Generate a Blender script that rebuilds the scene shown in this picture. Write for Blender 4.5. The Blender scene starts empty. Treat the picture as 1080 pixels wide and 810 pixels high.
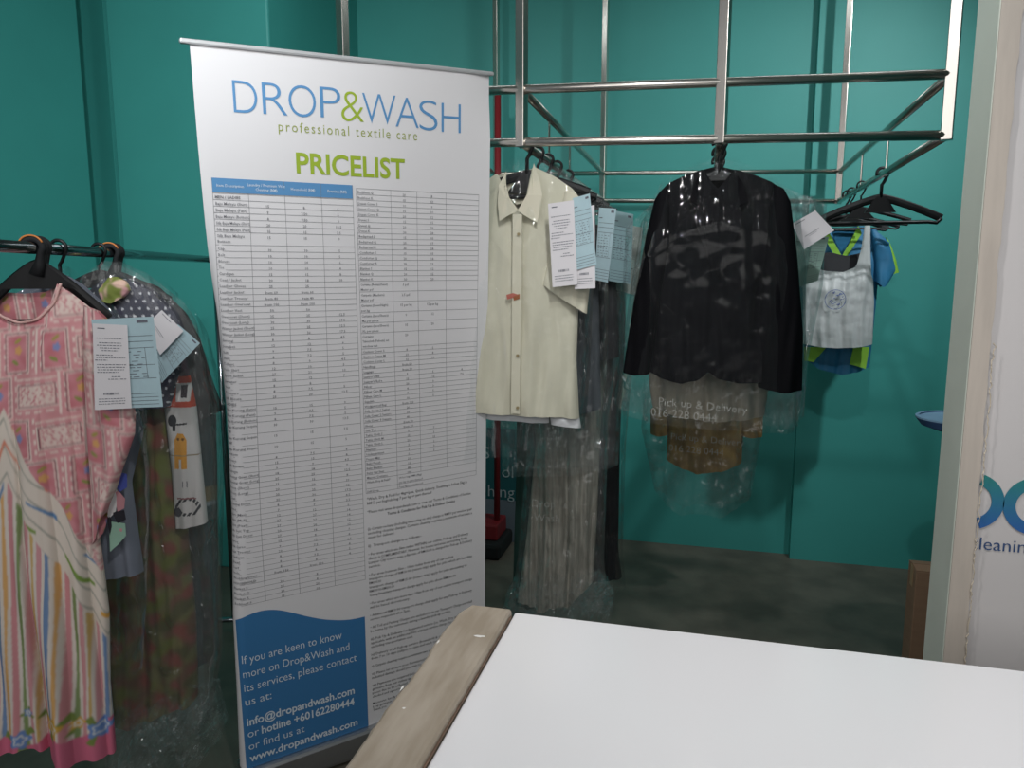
import bpy, math, random
import numpy as np
from mathutils import Matrix, Vector

random.seed(7)
S = bpy.context.scene
COL = S.collection
# ---------------------------------------------------------------- camera
FPX, PITCH, YAW = 790.0, math.radians(8.3), math.radians(14.5)
CAM = np.array([0.0, 0.0, 1.54])
FW = np.array([-math.sin(YAW)*math.cos(PITCH), math.cos(YAW)*math.cos(PITCH), -math.sin(PITCH)])
RT = np.array([math.cos(YAW), math.sin(YAW), 0.0])
UP = np.cross(RT, FW)
cd = bpy.data.cameras.new('camera'); cam = bpy.data.objects.new('camera', cd); COL.objects.link(cam)
cd.sensor_fit = 'HORIZONTAL'; cd.sensor_width = 36.0; cd.lens = FPX/1080*36
cd.clip_start = .02
cam.matrix_world = Matrix([[RT[0], UP[0], -FW[0], CAM[0]], [RT[1], UP[1], -FW[1], CAM[1]], [RT[2], UP[2], -FW[2], CAM[2]], [0, 0, 0, 1]])
S.camera = cam
# ---------------------------------------------------------------- view, world, lamps
S.view_settings.view_transform = 'Standard'; S.view_settings.look = 'None'
S.view_settings.gamma = 1; S.view_settings.use_curve_mapping = False
S.view_settings.exposure = 0.0
S.cycles.transparent_max_bounces = 40
S.cycles.max_bounces = 10
W = bpy.data.worlds.new('world'); S.world = W; W.use_nodes = True
W.node_tree.nodes['Background'].inputs[0].default_value = (.80, .90, 1.0, 1)
W.node_tree.nodes['Background'].inputs[1].default_value = .13

def lamp(kind, name, loc, target, energy, color=(1, 1, 1), **kw):
    l = bpy.data.lights.new(name, kind); l.energy = energy; l.color = color
    for k, v in kw.items(): setattr(l, k, v)
    o = bpy.data.objects.new(name, l); COL.objects.link(o); o.location = loc
    o.rotation_euler = (Vector(target)-Vector(loc)).to_track_quat('-Z', 'Y').to_euler()
    return o
COOL = (.93, .98, 1.0)
lamp('SPOT', 'track_spotlight', (1.2, 2.2, 3.15), (.25, 4.2, 1.7), 125, COOL, spot_size=math.radians(78), spot_blend=1, shadow_soft_size=.05)
lamp('SPOT', 'rack_spotlight', (.1, .5, 3.05), (.1, 2.6, 1.6), 60, COOL, spot_size=math.radians(52), spot_blend=1, shadow_soft_size=.04)
lamp('SPOT', 'banner_spotlight', (.3, .1, 2.9), (-.95, 1.75, 1.75), 74, (1, .99, .97), spot_size=math.radians(62), spot_blend=1, shadow_soft_size=.05)
lamp('SPOT', 'rail_spotlight', (-.9, .2, 2.95), (-2.2, 2.9, 1.95), 165, COOL, spot_size=math.radians(70), spot_blend=1, shadow_soft_size=.06)
lamp('AREA', 'wall_fill_light', (-.1, 3.0, 3.2), (-.1, 3.35, 1.2), 9, COOL, shape='RECTANGLE', size=3.4, size_y=.15)  # added fill to brighten the back wall broadly; no strip fitting seen
lamp('SPOT', 'counter_downlight', (.55, .55, 3.1), (.45, .7, 1.0), 58, (1, .985, .97), spot_size=math.radians(75), spot_blend=.7, shadow_soft_size=.06)
lamp('SPOT', 'side_fill_light', (-.75, .75, 3.1), (.35, 1.5, 1.2), 68, (1, .985, .97), spot_size=math.radians(70), spot_blend=.9, shadow_soft_size=.06)  # added fill, lights the partition's end face from the left
lamp('AREA', 'mall_light', (.2, -2.8, 2.7), (-.3, 2.5, 1.8), 66, (1, .98, .96), shape='RECTANGLE', size=6.0, size_y=1.8)

# ---------------------------------------------------------------- helpers
def lin(c):
    if isinstance(c, str): c = [int(c[i:i+2], 16)/255 for i in (0, 2, 4)]
    return tuple((x/12.92 if x <= .04045 else ((x+.055)/1.055)**2.4) for x in c)
def nd(nt, kind, **kw):
    n = nt.nodes.new(kind)
    for k, v in kw.items():
        if k.startswith('i_'):
            key = k[2:]; key = int(key) if key.isdigit() else key.replace('_', ' ')
            n.inputs[key].default_value = v
        else: setattr(n, k, v)
    return n
MATS = {}
def mat(name, color, rough=.6, metal=0, noise=0, nscale=40, bump=0, bscale=200, spec=.5, second=None, attr=False, trans=0, stretch=None):
    if name in MATS: return MATS[name]
    m = bpy.data.materials.new(name); m.use_nodes = True; nt = m.node_tree
    b = nt.nodes['Principled BSDF']
    c = lin(color) if not attr else (1, 1, 1)
    b.inputs['Base Color'].default_value = (*c, 1)
    b.inputs['Roughness'].default_value = rough; b.inputs['Metallic'].default_value = metal
    b.inputs['Specular IOR Level'].default_value = spec
    tc = nd(nt, 'ShaderNodeTexCoord')
    src = tc.outputs['Object']
    if stretch:
        mp = nd(nt, 'ShaderNodeMapping'); mp.inputs['Scale'].default_value = stretch
        nt.links.new(src, mp.inputs[0]); src = mp.outputs[0]
    if noise or second:
        n = nd(nt, 'ShaderNodeTexNoise', i_Scale=nscale, i_Detail=4.0); nt.links.new(src, n.inputs['Vector'])
        r = nd(nt, 'ShaderNodeValToRGB')
        c2 = lin(second) if second else tuple(x*(1-noise) for x in c)
        r.color_ramp.elements[0].color = (*c2, 1); r.color_ramp.elements[1].color = (*c, 1)
        r.color_ramp.elements[0].position = .35; r.color_ramp.elements[1].position = .65
        nt.links.new(n.outputs['Fac'], r.inputs[0]); nt.links.new(r.outputs[0], b.inputs['Base Color'])
    if attr:
        a = nd(nt, 'ShaderNodeVertexColor', layer_name='dye'); nt.links.new(a.outputs[0], b.inputs['Base Color'])
    if bump:
        n = nd(nt, 'ShaderNodeTexNoise', i_Scale=bscale, i_Detail=3.0); nt.links.new(src, n.inputs['Vector'])
        bp = nd(nt, 'ShaderNodeBump', i_Strength=bump, i_Distance=.01); nt.links.new(n.outputs['Fac'], bp.inputs['Height'])
        nt.links.new(bp.outputs[0], b.inputs['Normal'])
    if trans:
        t = nd(nt, 'ShaderNodeBsdfTranslucent'); t.inputs[0].default_value = (*c, 1)
        mx = nd(nt, 'ShaderNodeMixShader'); mx.inputs[0].default_value = trans
        nt.links.new(b.outputs[0], mx.inputs[1]); nt.links.new(t.outputs[0], mx.inputs[2])
        nt.links.new(mx.outputs[0], nt.nodes['Material Output'].inputs[0])
    MATS[name] = m; return m
def film(name, haze=.05, tint=(.97, .98, .98), gloss=1.0, scale=9, strength=.9, color=(.9, .93, .93), rough=.07):
    """clear crinkled polythene: see-through, a little milky, glossy creases"""
    m = bpy.data.materials.new(name); m.use_nodes = True; nt = m.node_tree
    nt.nodes.remove(nt.nodes['Principled BSDF'])
    tc = nd(nt, 'ShaderNodeTexCoord')
    n = nd(nt, 'ShaderNodeTexNoise', i_Scale=scale*.5, i_Detail=3.0); nt.links.new(tc.outputs['Object'], n.inputs['Vector'])
    mp = nd(nt, 'ShaderNodeVectorMath', operation='MULTIPLY_ADD'); mp.inputs[1].default_value = (.25, .25, .25)
    nt.links.new(n.outputs['Color'], mp.inputs[0]); nt.links.new(tc.outputs['Object'], mp.inputs[2])
    vo = nd(nt, 'ShaderNodeTexVoronoi', feature='DISTANCE_TO_EDGE', i_Scale=scale); nt.links.new(mp.outputs[0], vo.inputs['Vector'])
    cr = nd(nt, 'ShaderNodeMapRange', interpolation_type='SMOOTHSTEP', i_1=.0, i_2=.05, i_3=1.0, i_4=0.0); nt.links.new(vo.outputs['Distance'], cr.inputs[0])
    n2 = nd(nt, 'ShaderNodeTexNoise', i_Scale=scale*.9, i_Detail=2.0); nt.links.new(tc.outputs['Object'], n2.inputs['Vector'])
    mk = nd(nt, 'ShaderNodeMapRange', i_1=.5, i_2=.68); nt.links.new(n2.outputs['Fac'], mk.inputs[0])
    ad = nd(nt, 'ShaderNodeMath', operation='MULTIPLY'); nt.links.new(cr.outputs[0], ad.inputs[0]); nt.links.new(mk.outputs[0], ad.inputs[1])
    bp = nd(nt, 'ShaderNodeBump', i_Strength=strength, i_Distance=.008); nt.links.new(ad.outputs[0], bp.inputs['Height'])
    tr = nd(nt, 'ShaderNodeBsdfTransparent'); tr.inputs[0].default_value = (*tint, 1)
    gl = nd(nt, 'ShaderNodeBsdfGlossy', i_Roughness=rough); nt.links.new(bp.outputs[0], gl.inputs['Normal'])
    df = nd(nt, 'ShaderNodeBsdfDiffuse'); df.inputs[0].default_value = (*color, 1)
    fr = nd(nt, 'ShaderNodeFresnel', i_IOR=1.4); mu = nd(nt, 'ShaderNodeMath', operation='MULTIPLY', i_1=gloss); nt.links.new(fr.outputs[0], mu.inputs[0]); mu.use_clamp = True
    mi_ = nd(nt, 'ShaderNodeMath', operation='MINIMUM', i_1=.22); nt.links.new(mu.outputs[0], mi_.inputs[0]); mu = mi_
    m1 = nd(nt, 'ShaderNodeMixShader'); m1.inputs[0].default_value = haze
    nt.links.new(tr.outputs[0], m1.inputs[1]); nt.links.new(df.outputs[0], m1.inputs[2])
    m2 = nd(nt, 'ShaderNodeMixShader'); nt.links.new(mu.outputs[0], m2.inputs[0])
    nt.links.new(m1.outputs[0], m2.inputs[1]); nt.links.new(gl.outputs[0], m2.inputs[2])
    nt.links.new(m2.outputs[0], nt.nodes['Material Output'].inputs[0])
    MATS[name] = m; return m

def wloc(o):
    p = np.zeros(3)
    while o is not None: p += np.array(o.location); o = o.parent
    return p
class MB:
    """collects pieces (in world metres) and links them as ONE mesh object"""
    def __init__(s): s.v = []; s.f = []; s.m = []; s.c = []; s.n = 0
    def add(s, v, f, mi=0, c=None):
        v = np.asarray(v, float).reshape(-1, 3); s.v.append(v)
        s.f += [tuple(int(i)+s.n for i in q) for q in f]; s.m += [mi]*len(f)
        s.c.append(np.ones((len(v), 3)) if c is None else np.asarray(c)); s.n += len(v); return s
    def grid(s, P, mi=0, c=None):
        nv, nu = P.shape[:2]; i = np.arange(nv*nu).reshape(nv, nu)
        f = np.stack([i[:-1, :-1], i[:-1, 1:], i[1:, 1:], i[1:, :-1]], -1).reshape(-1, 4)
        return s.add(P.reshape(-1, 3), f, mi, None if c is None else c.reshape(-1, 3))
    def hexa(s, p, mi=0):
        return s.add(p, [(0, 1, 2, 3), (7, 6, 5, 4), (0, 4, 5, 1), (1, 5, 6, 2), (2, 6, 7, 3), (3, 7, 4, 0)], mi)
    def box(s, lo, hi, mi=0):
        x0, y0, z0 = lo; x1, y1, z1 = hi
        return s.hexa([(x0, y0, z0), (x1, y0, z0), (x1, y1, z0), (x0, y1, z0), (x0, y0, z1), (x1, y0, z1), (x1, y1, z1), (x0, y1, z1)], mi)
    def tube(s, pts, r, seg=10, mi=0, r2=None, up=(0, 0, 1), cap=True, square=False):
        pts = np.asarray(pts, float); n = len(pts); r = np.broadcast_to(np.asarray(r, float), (n,))
        r2 = r if r2 is None else np.broadcast_to(np.asarray(r2, float), (n,))
        T = np.gradient(pts, axis=0); T /= np.linalg.norm(T, axis=1)[:, None]+1e-12
        a = np.cross(T, np.array(up, float)); bad = np.linalg.norm(a, axis=1) < .05
        a[bad] = np.cross(T[bad], np.array([0.31, .95, 0.0])); a /= np.linalg.norm(a, axis=1)[:, None]
        b = np.cross(a, T)
        th = np.linspace(0, 2*math.pi, seg, endpoint=False)+(math.pi/4 if square else 0); k = math.sqrt(2) if square else 1
        P = pts[:, None]+k*(a[:, None]*(np.cos(th)[None, :, None]*r[:, None, None])+b[:, None]*(np.sin(th)[None, :, None]*r2[:, None, None]))
        f = [(i*seg+j, i*seg+(j+1) % seg, (i+1)*seg+(j+1) % seg, (i+1)*seg+j) for i in range(n-1) for j in range(seg)]
        if cap: f += [tuple(range(seg))[::-1], tuple((n-1)*seg+j for j in range(seg))]
        return s.add(P, f, mi)
    def bar(s, a, b, r, mi=0): return s.tube([a, b], r, 4, mi, square=True)
    def build(s, name, mats, parent=None, smooth=False, origin=None, bevel=0, color=False, solid=0, merge=False):
        v = np.concatenate(s.v); o0 = np.array(origin, float) if origin is not None else (wloc(parent) if parent is not None else v.mean(0)*[1, 1, 0]+[0, 0, v[:, 2].min()])
        me = bpy.data.meshes.new(name); me.from_pydata((v-o0).tolist(), [], s.f)
        for mm in (mats if isinstance(mats, (list, tuple)) else [mats]): me.materials.append(mm)
        me.polygons.foreach_set('material_index', s.m)
        if smooth: me.polygons.foreach_set('use_smooth', [True]*len(s.f))
        if color:
            at = me.color_attributes.new('dye', 'FLOAT_COLOR', 'POINT')
            c = np.concatenate(s.c); at.data.foreach_set('color', np.concatenate([c, np.ones((len(c), 1))], 1).astype(np.float32).ravel())
        o = bpy.data.objects.new(name, me); COL.objects.link(o)
        if parent is not None:
            o.parent = parent; o.location = o0-wloc(parent)
        else: o.location = o0
        if solid:
            md = o.modifiers.new('thick', 'SOLIDIFY'); md.thickness = solid; md.offset = 0
        if bevel:
            md = o.modifiers.new('bevel', 'BEVEL'); md.width = bevel; md.segments = 2; md.limit_method = 'ANGLE'
        return o
def tag(o, label, cat, group=None):
    o['label'] = label; o['category'] = cat
    if group: o['group'] = group
    return o
def thing(name, loc, label, cat, group=None):
    o = bpy.data.objects.new(name, None); COL.objects.link(o); o.location = loc; o.empty_display_size = .05
    return tag(o, label, cat, group)
def struct(o): o['kind'] = 'structure'; return o

class Plane:
    """upright plane through a point of the rail, facing n; px turns a photo pixel into a point on it"""
    def __init__(s, P, n=(0, -1)):
        s.P = np.array(P, float); s.n = np.array([n[0], n[1], 0.0]); s.n /= np.linalg.norm(s.n)
        s.e = np.array([-s.n[1], s.n[0], 0.0])
    def px(s, x, y, off=0.0):
        d = FW+RT*((x-540)/FPX)+UP*(-(y-405)/FPX); P = s.P+s.n*off
        return CAM+d*(((P-CAM)@s.n)/(d@s.n))
    def loc(s, a, z, d=0.0): return s.P+s.e*a+s.n*d+np.array([0, 0, z])
    def shift(s, d): return Plane(s.P-s.n*d, s.n[:2])

def resample(p, n, smooth=0):
    p = np.asarray(p, float); L = np.concatenate([[0], np.cumsum(np.linalg.norm(np.diff(p, axis=0), axis=1))])
    q = np.linspace(0, L[-1], n); o = np.stack([np.interp(q, L, p[:, k]) for k in range(3)], 1)
    for _ in range(smooth): o[1:-1] = (o[:-2]+2*o[1:-1]+o[2:])/4
    return o
def coons(T, B, L, R):
    nu, nv = len(T), len(L); u = np.linspace(0, 1, nu)[None, :, None]; v = np.linspace(0, 1, nv)[:, None, None]
    return ((1-v)*T[None]+v*B[None]+(1-u)*L[:, None]+u*R[:, None]
            - ((1-u)*(1-v)*T[0]+u*(1-v)*T[-1]+(1-u)*v*B[0]+u*v*B[-1]))
def ripple(a, v, seed, freqs=(9, 17, 31), drift=.6):
    r = np.random.RandomState(seed); o = np.zeros_like(a)
    for k, f in enumerate(freqs):
        o += np.sin(2*math.pi*(a*f+r.rand()+drift*(r.rand()-.5)*v)+1.3*np.sin(2*math.pi*(v*r.uniform(.5, 1.6)+r.rand())))/(1+k*.8)
    return o
def crumple(a, z, seed, f0=5, octaves=4):
    r = np.random.RandomState(seed); o = np.zeros_like(a)
    for k in range(octaves*3):
        th = r.rand()*math.pi; f = f0*(1.6**(k/3)); ph = r.rand()*6.3
        o += np.abs(np.sin((a*math.cos(th)+z*math.sin(th))*f*math.pi+ph+1.5*np.sin(z*f+ph)))/(1.45**(k/3))
    return o-o.mean()
def cloth(mb, pl, top, bottom, left=(), right=(), top_back=None, depth=.04, depth_bottom=None, fold=.006, fold_top=.15, seed=1, nu=48, nv=60,
          off=0, crumpled=0, pleats=(), freqs=(9, 17, 31), front=True, back=True, mi=0, col=None, smooth=1, f0=5):
    """a hanging garment panel pair: front and back sheets that meet at the side seams"""
    c = lambda p: pl.px(p[0], p[1], off)
    bt = [c(p) for p in bottom]
    for sgn, tp in ((1, top), (-1, top_back or top)):
        if (sgn > 0 and not front) or (sgn < 0 and not back): continue
        tpp = [c(p) for p in tp]
        T = resample(tpp, nu, smooth); B = resample(bt, nu, smooth)
        L = resample([tpp[0]]+[c(p) for p in left]+[bt[0]], nv, 2); R = resample([tpp[-1]]+[c(p) for p in right]+[bt[-1]], nv, 2)
        P = coons(T, B, L, R)
        u = np.linspace(-1, 1, nu)[None, :]*np.ones((nv, 1)); v = np.linspace(0, 1, nv)[:, None]*np.ones((1, nu))
        a = (P-pl.P)@pl.e; z = P[..., 2]
        edge = np.sqrt(np.clip(1-np.abs(u)**2.6, 0, 1))
        db = depth if depth_bottom is None else depth_bottom
        d = (depth*np.minimum(1, .35+2.6*v)+(db-depth)*v)*edge
        d = d+fold*(fold_top+(1-fold_top)*v)*ripple(a, v, seed+(0 if sgn > 0 else 50), freqs)*np.minimum(1, edge*1.6)
        for a0, wd, dp in pleats:
            x_ = (a-a0-.012*v)/wd; d = d-dp*np.clip(v*1.6-.15, 0, 1)*np.where(x_ > 0, np.exp(-x_*.55), np.exp(x_*2.5))*edge*(sgn > 0)
        if crumpled: d = d+crumpled*crumple(a, z, seed+(3 if sgn > 0 else 77), f0)*np.minimum(1, edge*2+.25)
        Q = P+pl.n*(sgn*d)[..., None]
        cc = col(a, z, P, sgn) if col else None
        mb.grid(Q, mi, cc)
    return mb

# ---------------------------------------------------------------- lettering
_txt = []
def text(s, xy, size, fn, mi, align='LEFT', weight=0.0, spacing=1.0, width=None, res=3):
    """queue words; fn maps flat (u, v) metres on the print to a world point"""
    c = bpy.data.curves.new('t', 'FONT'); c.body = s; c.size = size; c.align_x = align; c.offset = weight*size
    c.space_character = spacing; c.resolution_u = res; c.fill_mode = 'FRONT'
    o = bpy.data.objects.new('t', c); COL.objects.link(o); _txt.append((o, xy, fn, mi, width, align)); return o
def flush(mb, fit=0):
    global _txt
    bpy.context.view_layer.update(); dg = bpy.context.evaluated_depsgraph_get()
    for o, xy, fn, mi, width, align in _txt:
        me = o.evaluated_get(dg).to_mesh()
        if me and len(me.vertices):
            v = np.empty(len(me.vertices)*3); me.vertices.foreach_get('co', v); v = v.reshape(-1, 3)
            f = [tuple(p.vertices) for p in me.polygons]
            if fit and align == 'LEFT' and not width and np.ptp(v[:, 0]) > fit: width = fit
            if width:
                w = np.ptp(v[:, 0]); v[:, 0] = (v[:, 0]-(v[:, 0].min() if align == 'LEFT' else 0))*width/w
            mb.add(fn(v[:, 0]+xy[0], v[:, 1]+xy[1]), f, mi)
    for o, *_ in _txt:
        c = o.data; bpy.data.objects.remove(o); bpy.data.curves.remove(c)
    _txt = []

# ---------------------------------------------------------------- materials
teal = mat('teal_paint', '3f9d96', .55, noise=.05, nscale=3, bump=.03, bscale=90)
floor_m = mat('dark_vinyl_floor', '6f685d', .5, second='5d574e', nscale=7, bump=.02)
white_gloss = mat('white_gloss_laminate', 'e9e8ea', .16, spec=.5)
white_paint = mat('white_panel', 'cdc9c8', .5, noise=.02, nscale=4)
steel = mat('polished_steel', 'd6d0c8', .27, 1, bump=.01, bscale=30)
chrome = mat('dark_chrome', '8b8f93', .14, 1)
blackp = mat('black_plastic', '0c0c0e', .4, spec=.35)
alu = mat('brushed_aluminium', 'b4b6b9', .35, 1)
paper_w = mat('receipt_paper', 'e4e0e3', .7, trans=.1)
paper_b = mat('pale_blue_paper', 'b4ced6', .7, noise=.04, nscale=60, trans=.1)
paper_g = mat('blue_green_paper', '9bbcc2', .7, noise=.04, nscale=60, trans=.1)
ink = mat('grey_ink', '686a74', .8)
film_a = film('clear_polythene', .006, gloss=.55)
film_b = film('milky_polythene', .04)
film_d = film('crumpled_polythene', .03, scale=30, strength=1.0)
film_c = film('bunched_polythene', .035, scale=16, strength=1.0)
print_w = mat('white_print', 'd8d8d4', .6)

# ---------------------------------------------------------------- room
H = 3.25
struct(MB().box((-4.2, -.2, -.1), (2.4, 4.6, 0)).build('floor', floor_m))
struct(MB().box((-4.2, 1.25, H), (2.4, 4.6, H+.1)).build('ceiling', mat('ceiling_board', 'bdbdb8', .8, noise=.03)))
struct(MB().box((-2.10, 4.25, 0), (.49, 4.40, H)).build('wall_back', teal))
struct(MB().box((.49, 4.18, 0), (2.4, 4.40, H)).build('wall_back_right', teal))
struct(MB().box((-2.93, 3.3, 0), (-2.03, 4.40, H)).build('wall_left_front', teal, bevel=.01))
struct(MB().box((-3.25, -.2, 0), (-2.98, 3.17, H)).build('wall_left', teal))
struct(MB().box((-3.25, 3.17, 0), (-3.05, 3.55, H)).build('wall_left_shade_groove', teal))  # invented wall groove, shaped so its shade draws a dark vertical strip
struct(MB().box((-3.05, 3.42, 0), (-2.93, 3.55, H)).build('wall_left_shade_groove_back', teal))  # back of the added shade groove
struct(MB().box((2.2, 1.6, 0), (2.35, 4.2, H)).build('wall_right', teal))

# partition by the counter, with the shop lettering
part = MB().box((.490, 1.505, 0), (2.2, 1.615, 2.9)).build('wall_partition', white_paint)
struct(part)
endm = mat('pale_edge_paint', 'cdd3c8', .5, noise=.04, nscale=8)
struct(MB().box((.459, 1.500, 0), (.490, 1.618, 2.9)).build('edge_post', endm, part, bevel=.002))
# bare board strip where the covering has torn away: ragged right border
mb = MB(); rr = random.Random(4); zz = np.linspace(0, 2.9, 150)
xr = np.array([.495+.004*math.sin(z*3)+rr.uniform(-.0014, .0014) for z in zz])
P = np.zeros((150, 2, 3)); P[:, 0] = np.stack([np.full(150, .4605), np.full(150, 1.4985), zz], 1); P[:, 1] = np.stack([xr, np.full(150, 1.4985), zz], 1)
mb.grid(P)
struct(mb.build('bare_strip', mat('bare_board', 'c0b6ab', .75, noise=.1, nscale=12, stretch=(6, 6, .6)), part, solid=.003))
PP = Plane((.5, 1.5, 0))
mb = MB()
def wave_peel(z0, z1, amp, n, sd):
    r = random.Random(sd); q = np.linspace(z0, z1, n)
    return np.array([[.495+amp*r.uniform(-.3, 1), 1.4955-.002*r.random(), z] for z in q])
mb.tube(wave_peel(1.05, 1.42, .004, 60, 2), .0011, 5); mb.tube(wave_peel(.75, 1.05, .003, 50, 3), .0011, 5)
struct(mb.build('torn_edge', mat('torn_paper', 'c9bda9', .8), part))
# rings and word
grad = bpy.data.materials.new('teal_to_blue_print'); grad.use_nodes = True; nt = grad.node_tree
g = nd(nt, 'ShaderNodeNewGeometry'); sx = nd(nt, 'ShaderNodeSeparateXYZ'); nt.links.new(g.outputs['Position'], sx.inputs[0])
zt, zb = PP.px(1040, 500)[2], PP.px(1040, 560)[2]
mr = nd(nt, 'ShaderNodeMapRange', i_1=zb, i_2=zt); nt.links.new(sx.outputs[2], mr.inputs[0])
rp = nd(nt, 'ShaderNodeValToRGB'); rp.color_ramp.elements[0].color = (*lin('2a5ea6'), 1); rp.color_ramp.elements[1].color = (*lin('1f8078'), 1)
nt.links.new(mr.outputs[0], rp.inputs[0]); nt.links.new(rp.outputs[0], nt.nodes['Principled BSDF'].inputs['Base Color'])
nt.nodes['Principled BSDF'].inputs['Roughness'].default_value = .45
mb = MB()
c1 = PP.px(1025, 529); ro = (PP.px(1025, 499)[2]-PP.px(1025, 559)[2])/2; ri = ro*.62
def ring(c, a0, a1, ro, ri, n=48):
    a = np.linspace(a0, a1, n); P = np.zeros((2, n, 3))
    for k, r in ((0, ro), (1, ri)): P[k] = np.stack([c[0]+r*np.cos(a), np.full(n, 1.5035), c[2]+r*np.sin(a)], 1)
    mb.grid(P)
lim = math.acos((.503-c1[0])/ro)
ring(c1, -lim, lim, ro, ri)
c2 = PP.px(1094, 535); ring(c2, 0, 2*math.pi, ro, ri)
struct(mb.build('ring_lettering', grad, part, solid=.0015))
mb = MB(); b0 = PP.px(1032, 580)
text('leaning', (b0[0], b0[2]), .034, lambda u, v: np.stack([u, np.full_like(u, 1.5035), v], 1), 0, weight=-.004)
text(':', (b0[0]-.007, b0[2]), .034, lambda u, v: np.stack([u, np.full_like(u, 1.5035), v], 1), 0)
flush(mb)
struct(mb.build('word_lettering', mat('navy_print', '2b4a78', .5), part))

# ---------------------------------------------------------------- service counter
ct = thing('service_counter', (.8, .55, 0), 'glossy white service counter with a beige worn board along one edge', 'counter')
MB().box((-.283, .30, .965), (2.1, 1.115, .998)).build('counter_top', white_gloss, ct, bevel=.003)
MB().box((-.34, .34, .0), (2.08, 1.08, .965)).build('counter_body', mat('counter_panel', 'd6d4d2', .4), ct, bevel=.002)
mb = MB()
ys = np.linspace(.28, 1.096, 60); r = random.Random(9)
lx = [-.366+.0015*math.sin(y*30)+r.uniform(-.001, .001) for y in ys]; rx = [-.285+r.uniform(-.0006, .0006) for y in ys]
lx[-1] += .010; lx[-2] += .004
pro = lambda i: [(lx[i], ys[i], .86), (lx[i]+.001, ys[i], 1.006), (lx[i]+.006, ys[i], 1.0105), (rx[i]-.003, ys[i], 1.0105), (rx[i], ys[i], 1.007), (rx[i], ys[i], .86)]
V = [p for i in range(60) for p in pro(i)]
F = [(i*6+j, i*6+(j+1) % 6, (i+1)*6+(j+1) % 6, (i+1)*6+j) for i in range(59) for j in range(6)]+[(5, 4, 3, 2, 1, 0), tuple(59*6+j for j in range(6))]
mb.add(V, F)
MB_led = mb.build('edge_board', mat('worn_beige_board', 'aca091', .6, second='978a79', nscale=9, bump=.06, bscale=120, stretch=(5, .8, 1)), ct)
MB_led['label'] = 'beige worn raised edge board'
r = random.Random(12)
def blob(cx, cy, sx, sy, z=1.0112, n=14):
    a = np.linspace(0, 2*math.pi, n, endpoint=False); k = [1+r.uniform(-.35, .35) for _ in a]
    mb.add([(cx, cy, z)]+[(cx+sx*q*math.cos(t), cy+sy*q*math.sin(t), z-.0004) for t, q in zip(a, k)], [(0, i+1, (i+1) % n+1) for i in range(n)])
TP = lambda x, y, z=1.0105: CAM+(FW+RT*((x-540)/FPX)+UP*(-(y-405)/FPX))*((z-1.54)/((FW+RT*((x-540)/FPX)+UP*(-(y-405)/FPX))[2]))
for x, y, a, b in ((506, 671, .008, .0035), (426, 747, .0022, .002), (462, 677, .0012, .007), (424, 726, .0012, .006)):
    p = TP(x, y); mb = MB(); blob(p[0], p[1], a, b); mb.build('paint_chip', mat('chip_white', 'e6e3df', .6), ct)
mb = MB(); mb.box((-.2855, .30, 1.0), (-.2825, 1.092, 1.0015)); mb.build('edge_seam', mat('brown_seam', '7b6353', .7, noise=.4, nscale=50), ct)

# ---------------------------------------------------------------- ceiling-hung steel rack
rk = thing('garment_rack', (-.26, 3.1, H), 'polished steel garment rack of square tubes hung from the ceiling', 'clothes rack')
zt = lambda x, y: 2.056-.025*(x+.0)-.008*(y-2.2)/1.8     # the frame hangs slightly out of level
zl = lambda x, y: 1.908-.026*(x+.0)
XF = (-1.10, -.54, .02, .578); XB = (-1.12, -.545, .60); YF, YB = 2.2, 4.0
RB = .0125
for x in XF: MB().bar((x, YF, H), (x, YF, zl(x, YF)-.013), .014).build('post', steel, rk, bevel=.002)
for x in XB: MB().bar((x, YB, H), (x, YB, zl(x, YB)-.012), .014).build('post', steel, rk, bevel=.002)
for z in (zt, zl):
    MB().tube([(XF[0], YF, z(XF[0], YF)), (XF[-1], YF, z(XF[-1], YF))], RB, 14).build('rail', steel, rk, smooth=True)
    MB().tube([(XB[0], YB, z(XB[0], YB)), (XB[-1], YB, z(XB[-1], YB))], RB, 14).build('rail', steel, rk, smooth=True)
    for a, b in ((XF[0], XB[0]), (XF[1], XB[1]), (XF[3], XB[2])):
        MB().tube([(a, YF, z(a, YF)), (b, YB, z(b, YB))], RB, 14).build('side_rail', steel, rk, smooth=True)
MB().tube([(.02, YF, zl(.02, YF)), (.02, YB, zl(.02, YB))], RB, 14).build('side_rail', steel, rk, smooth=True)
for x, y in ((-.542, 3.0), (-.541, 2.6), (.588, 2.93), (.594, 3.42)):
    MB().tube([(x, y, zt(x, y)), (x, y, zl(x, y))], .004, 6).build('tie_rod', steel, rk)
def side(xa, xb, y): x = xa+(xb-xa)*(y-YF)/(YB-YF); return (x, y, zl(x, y))

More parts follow.
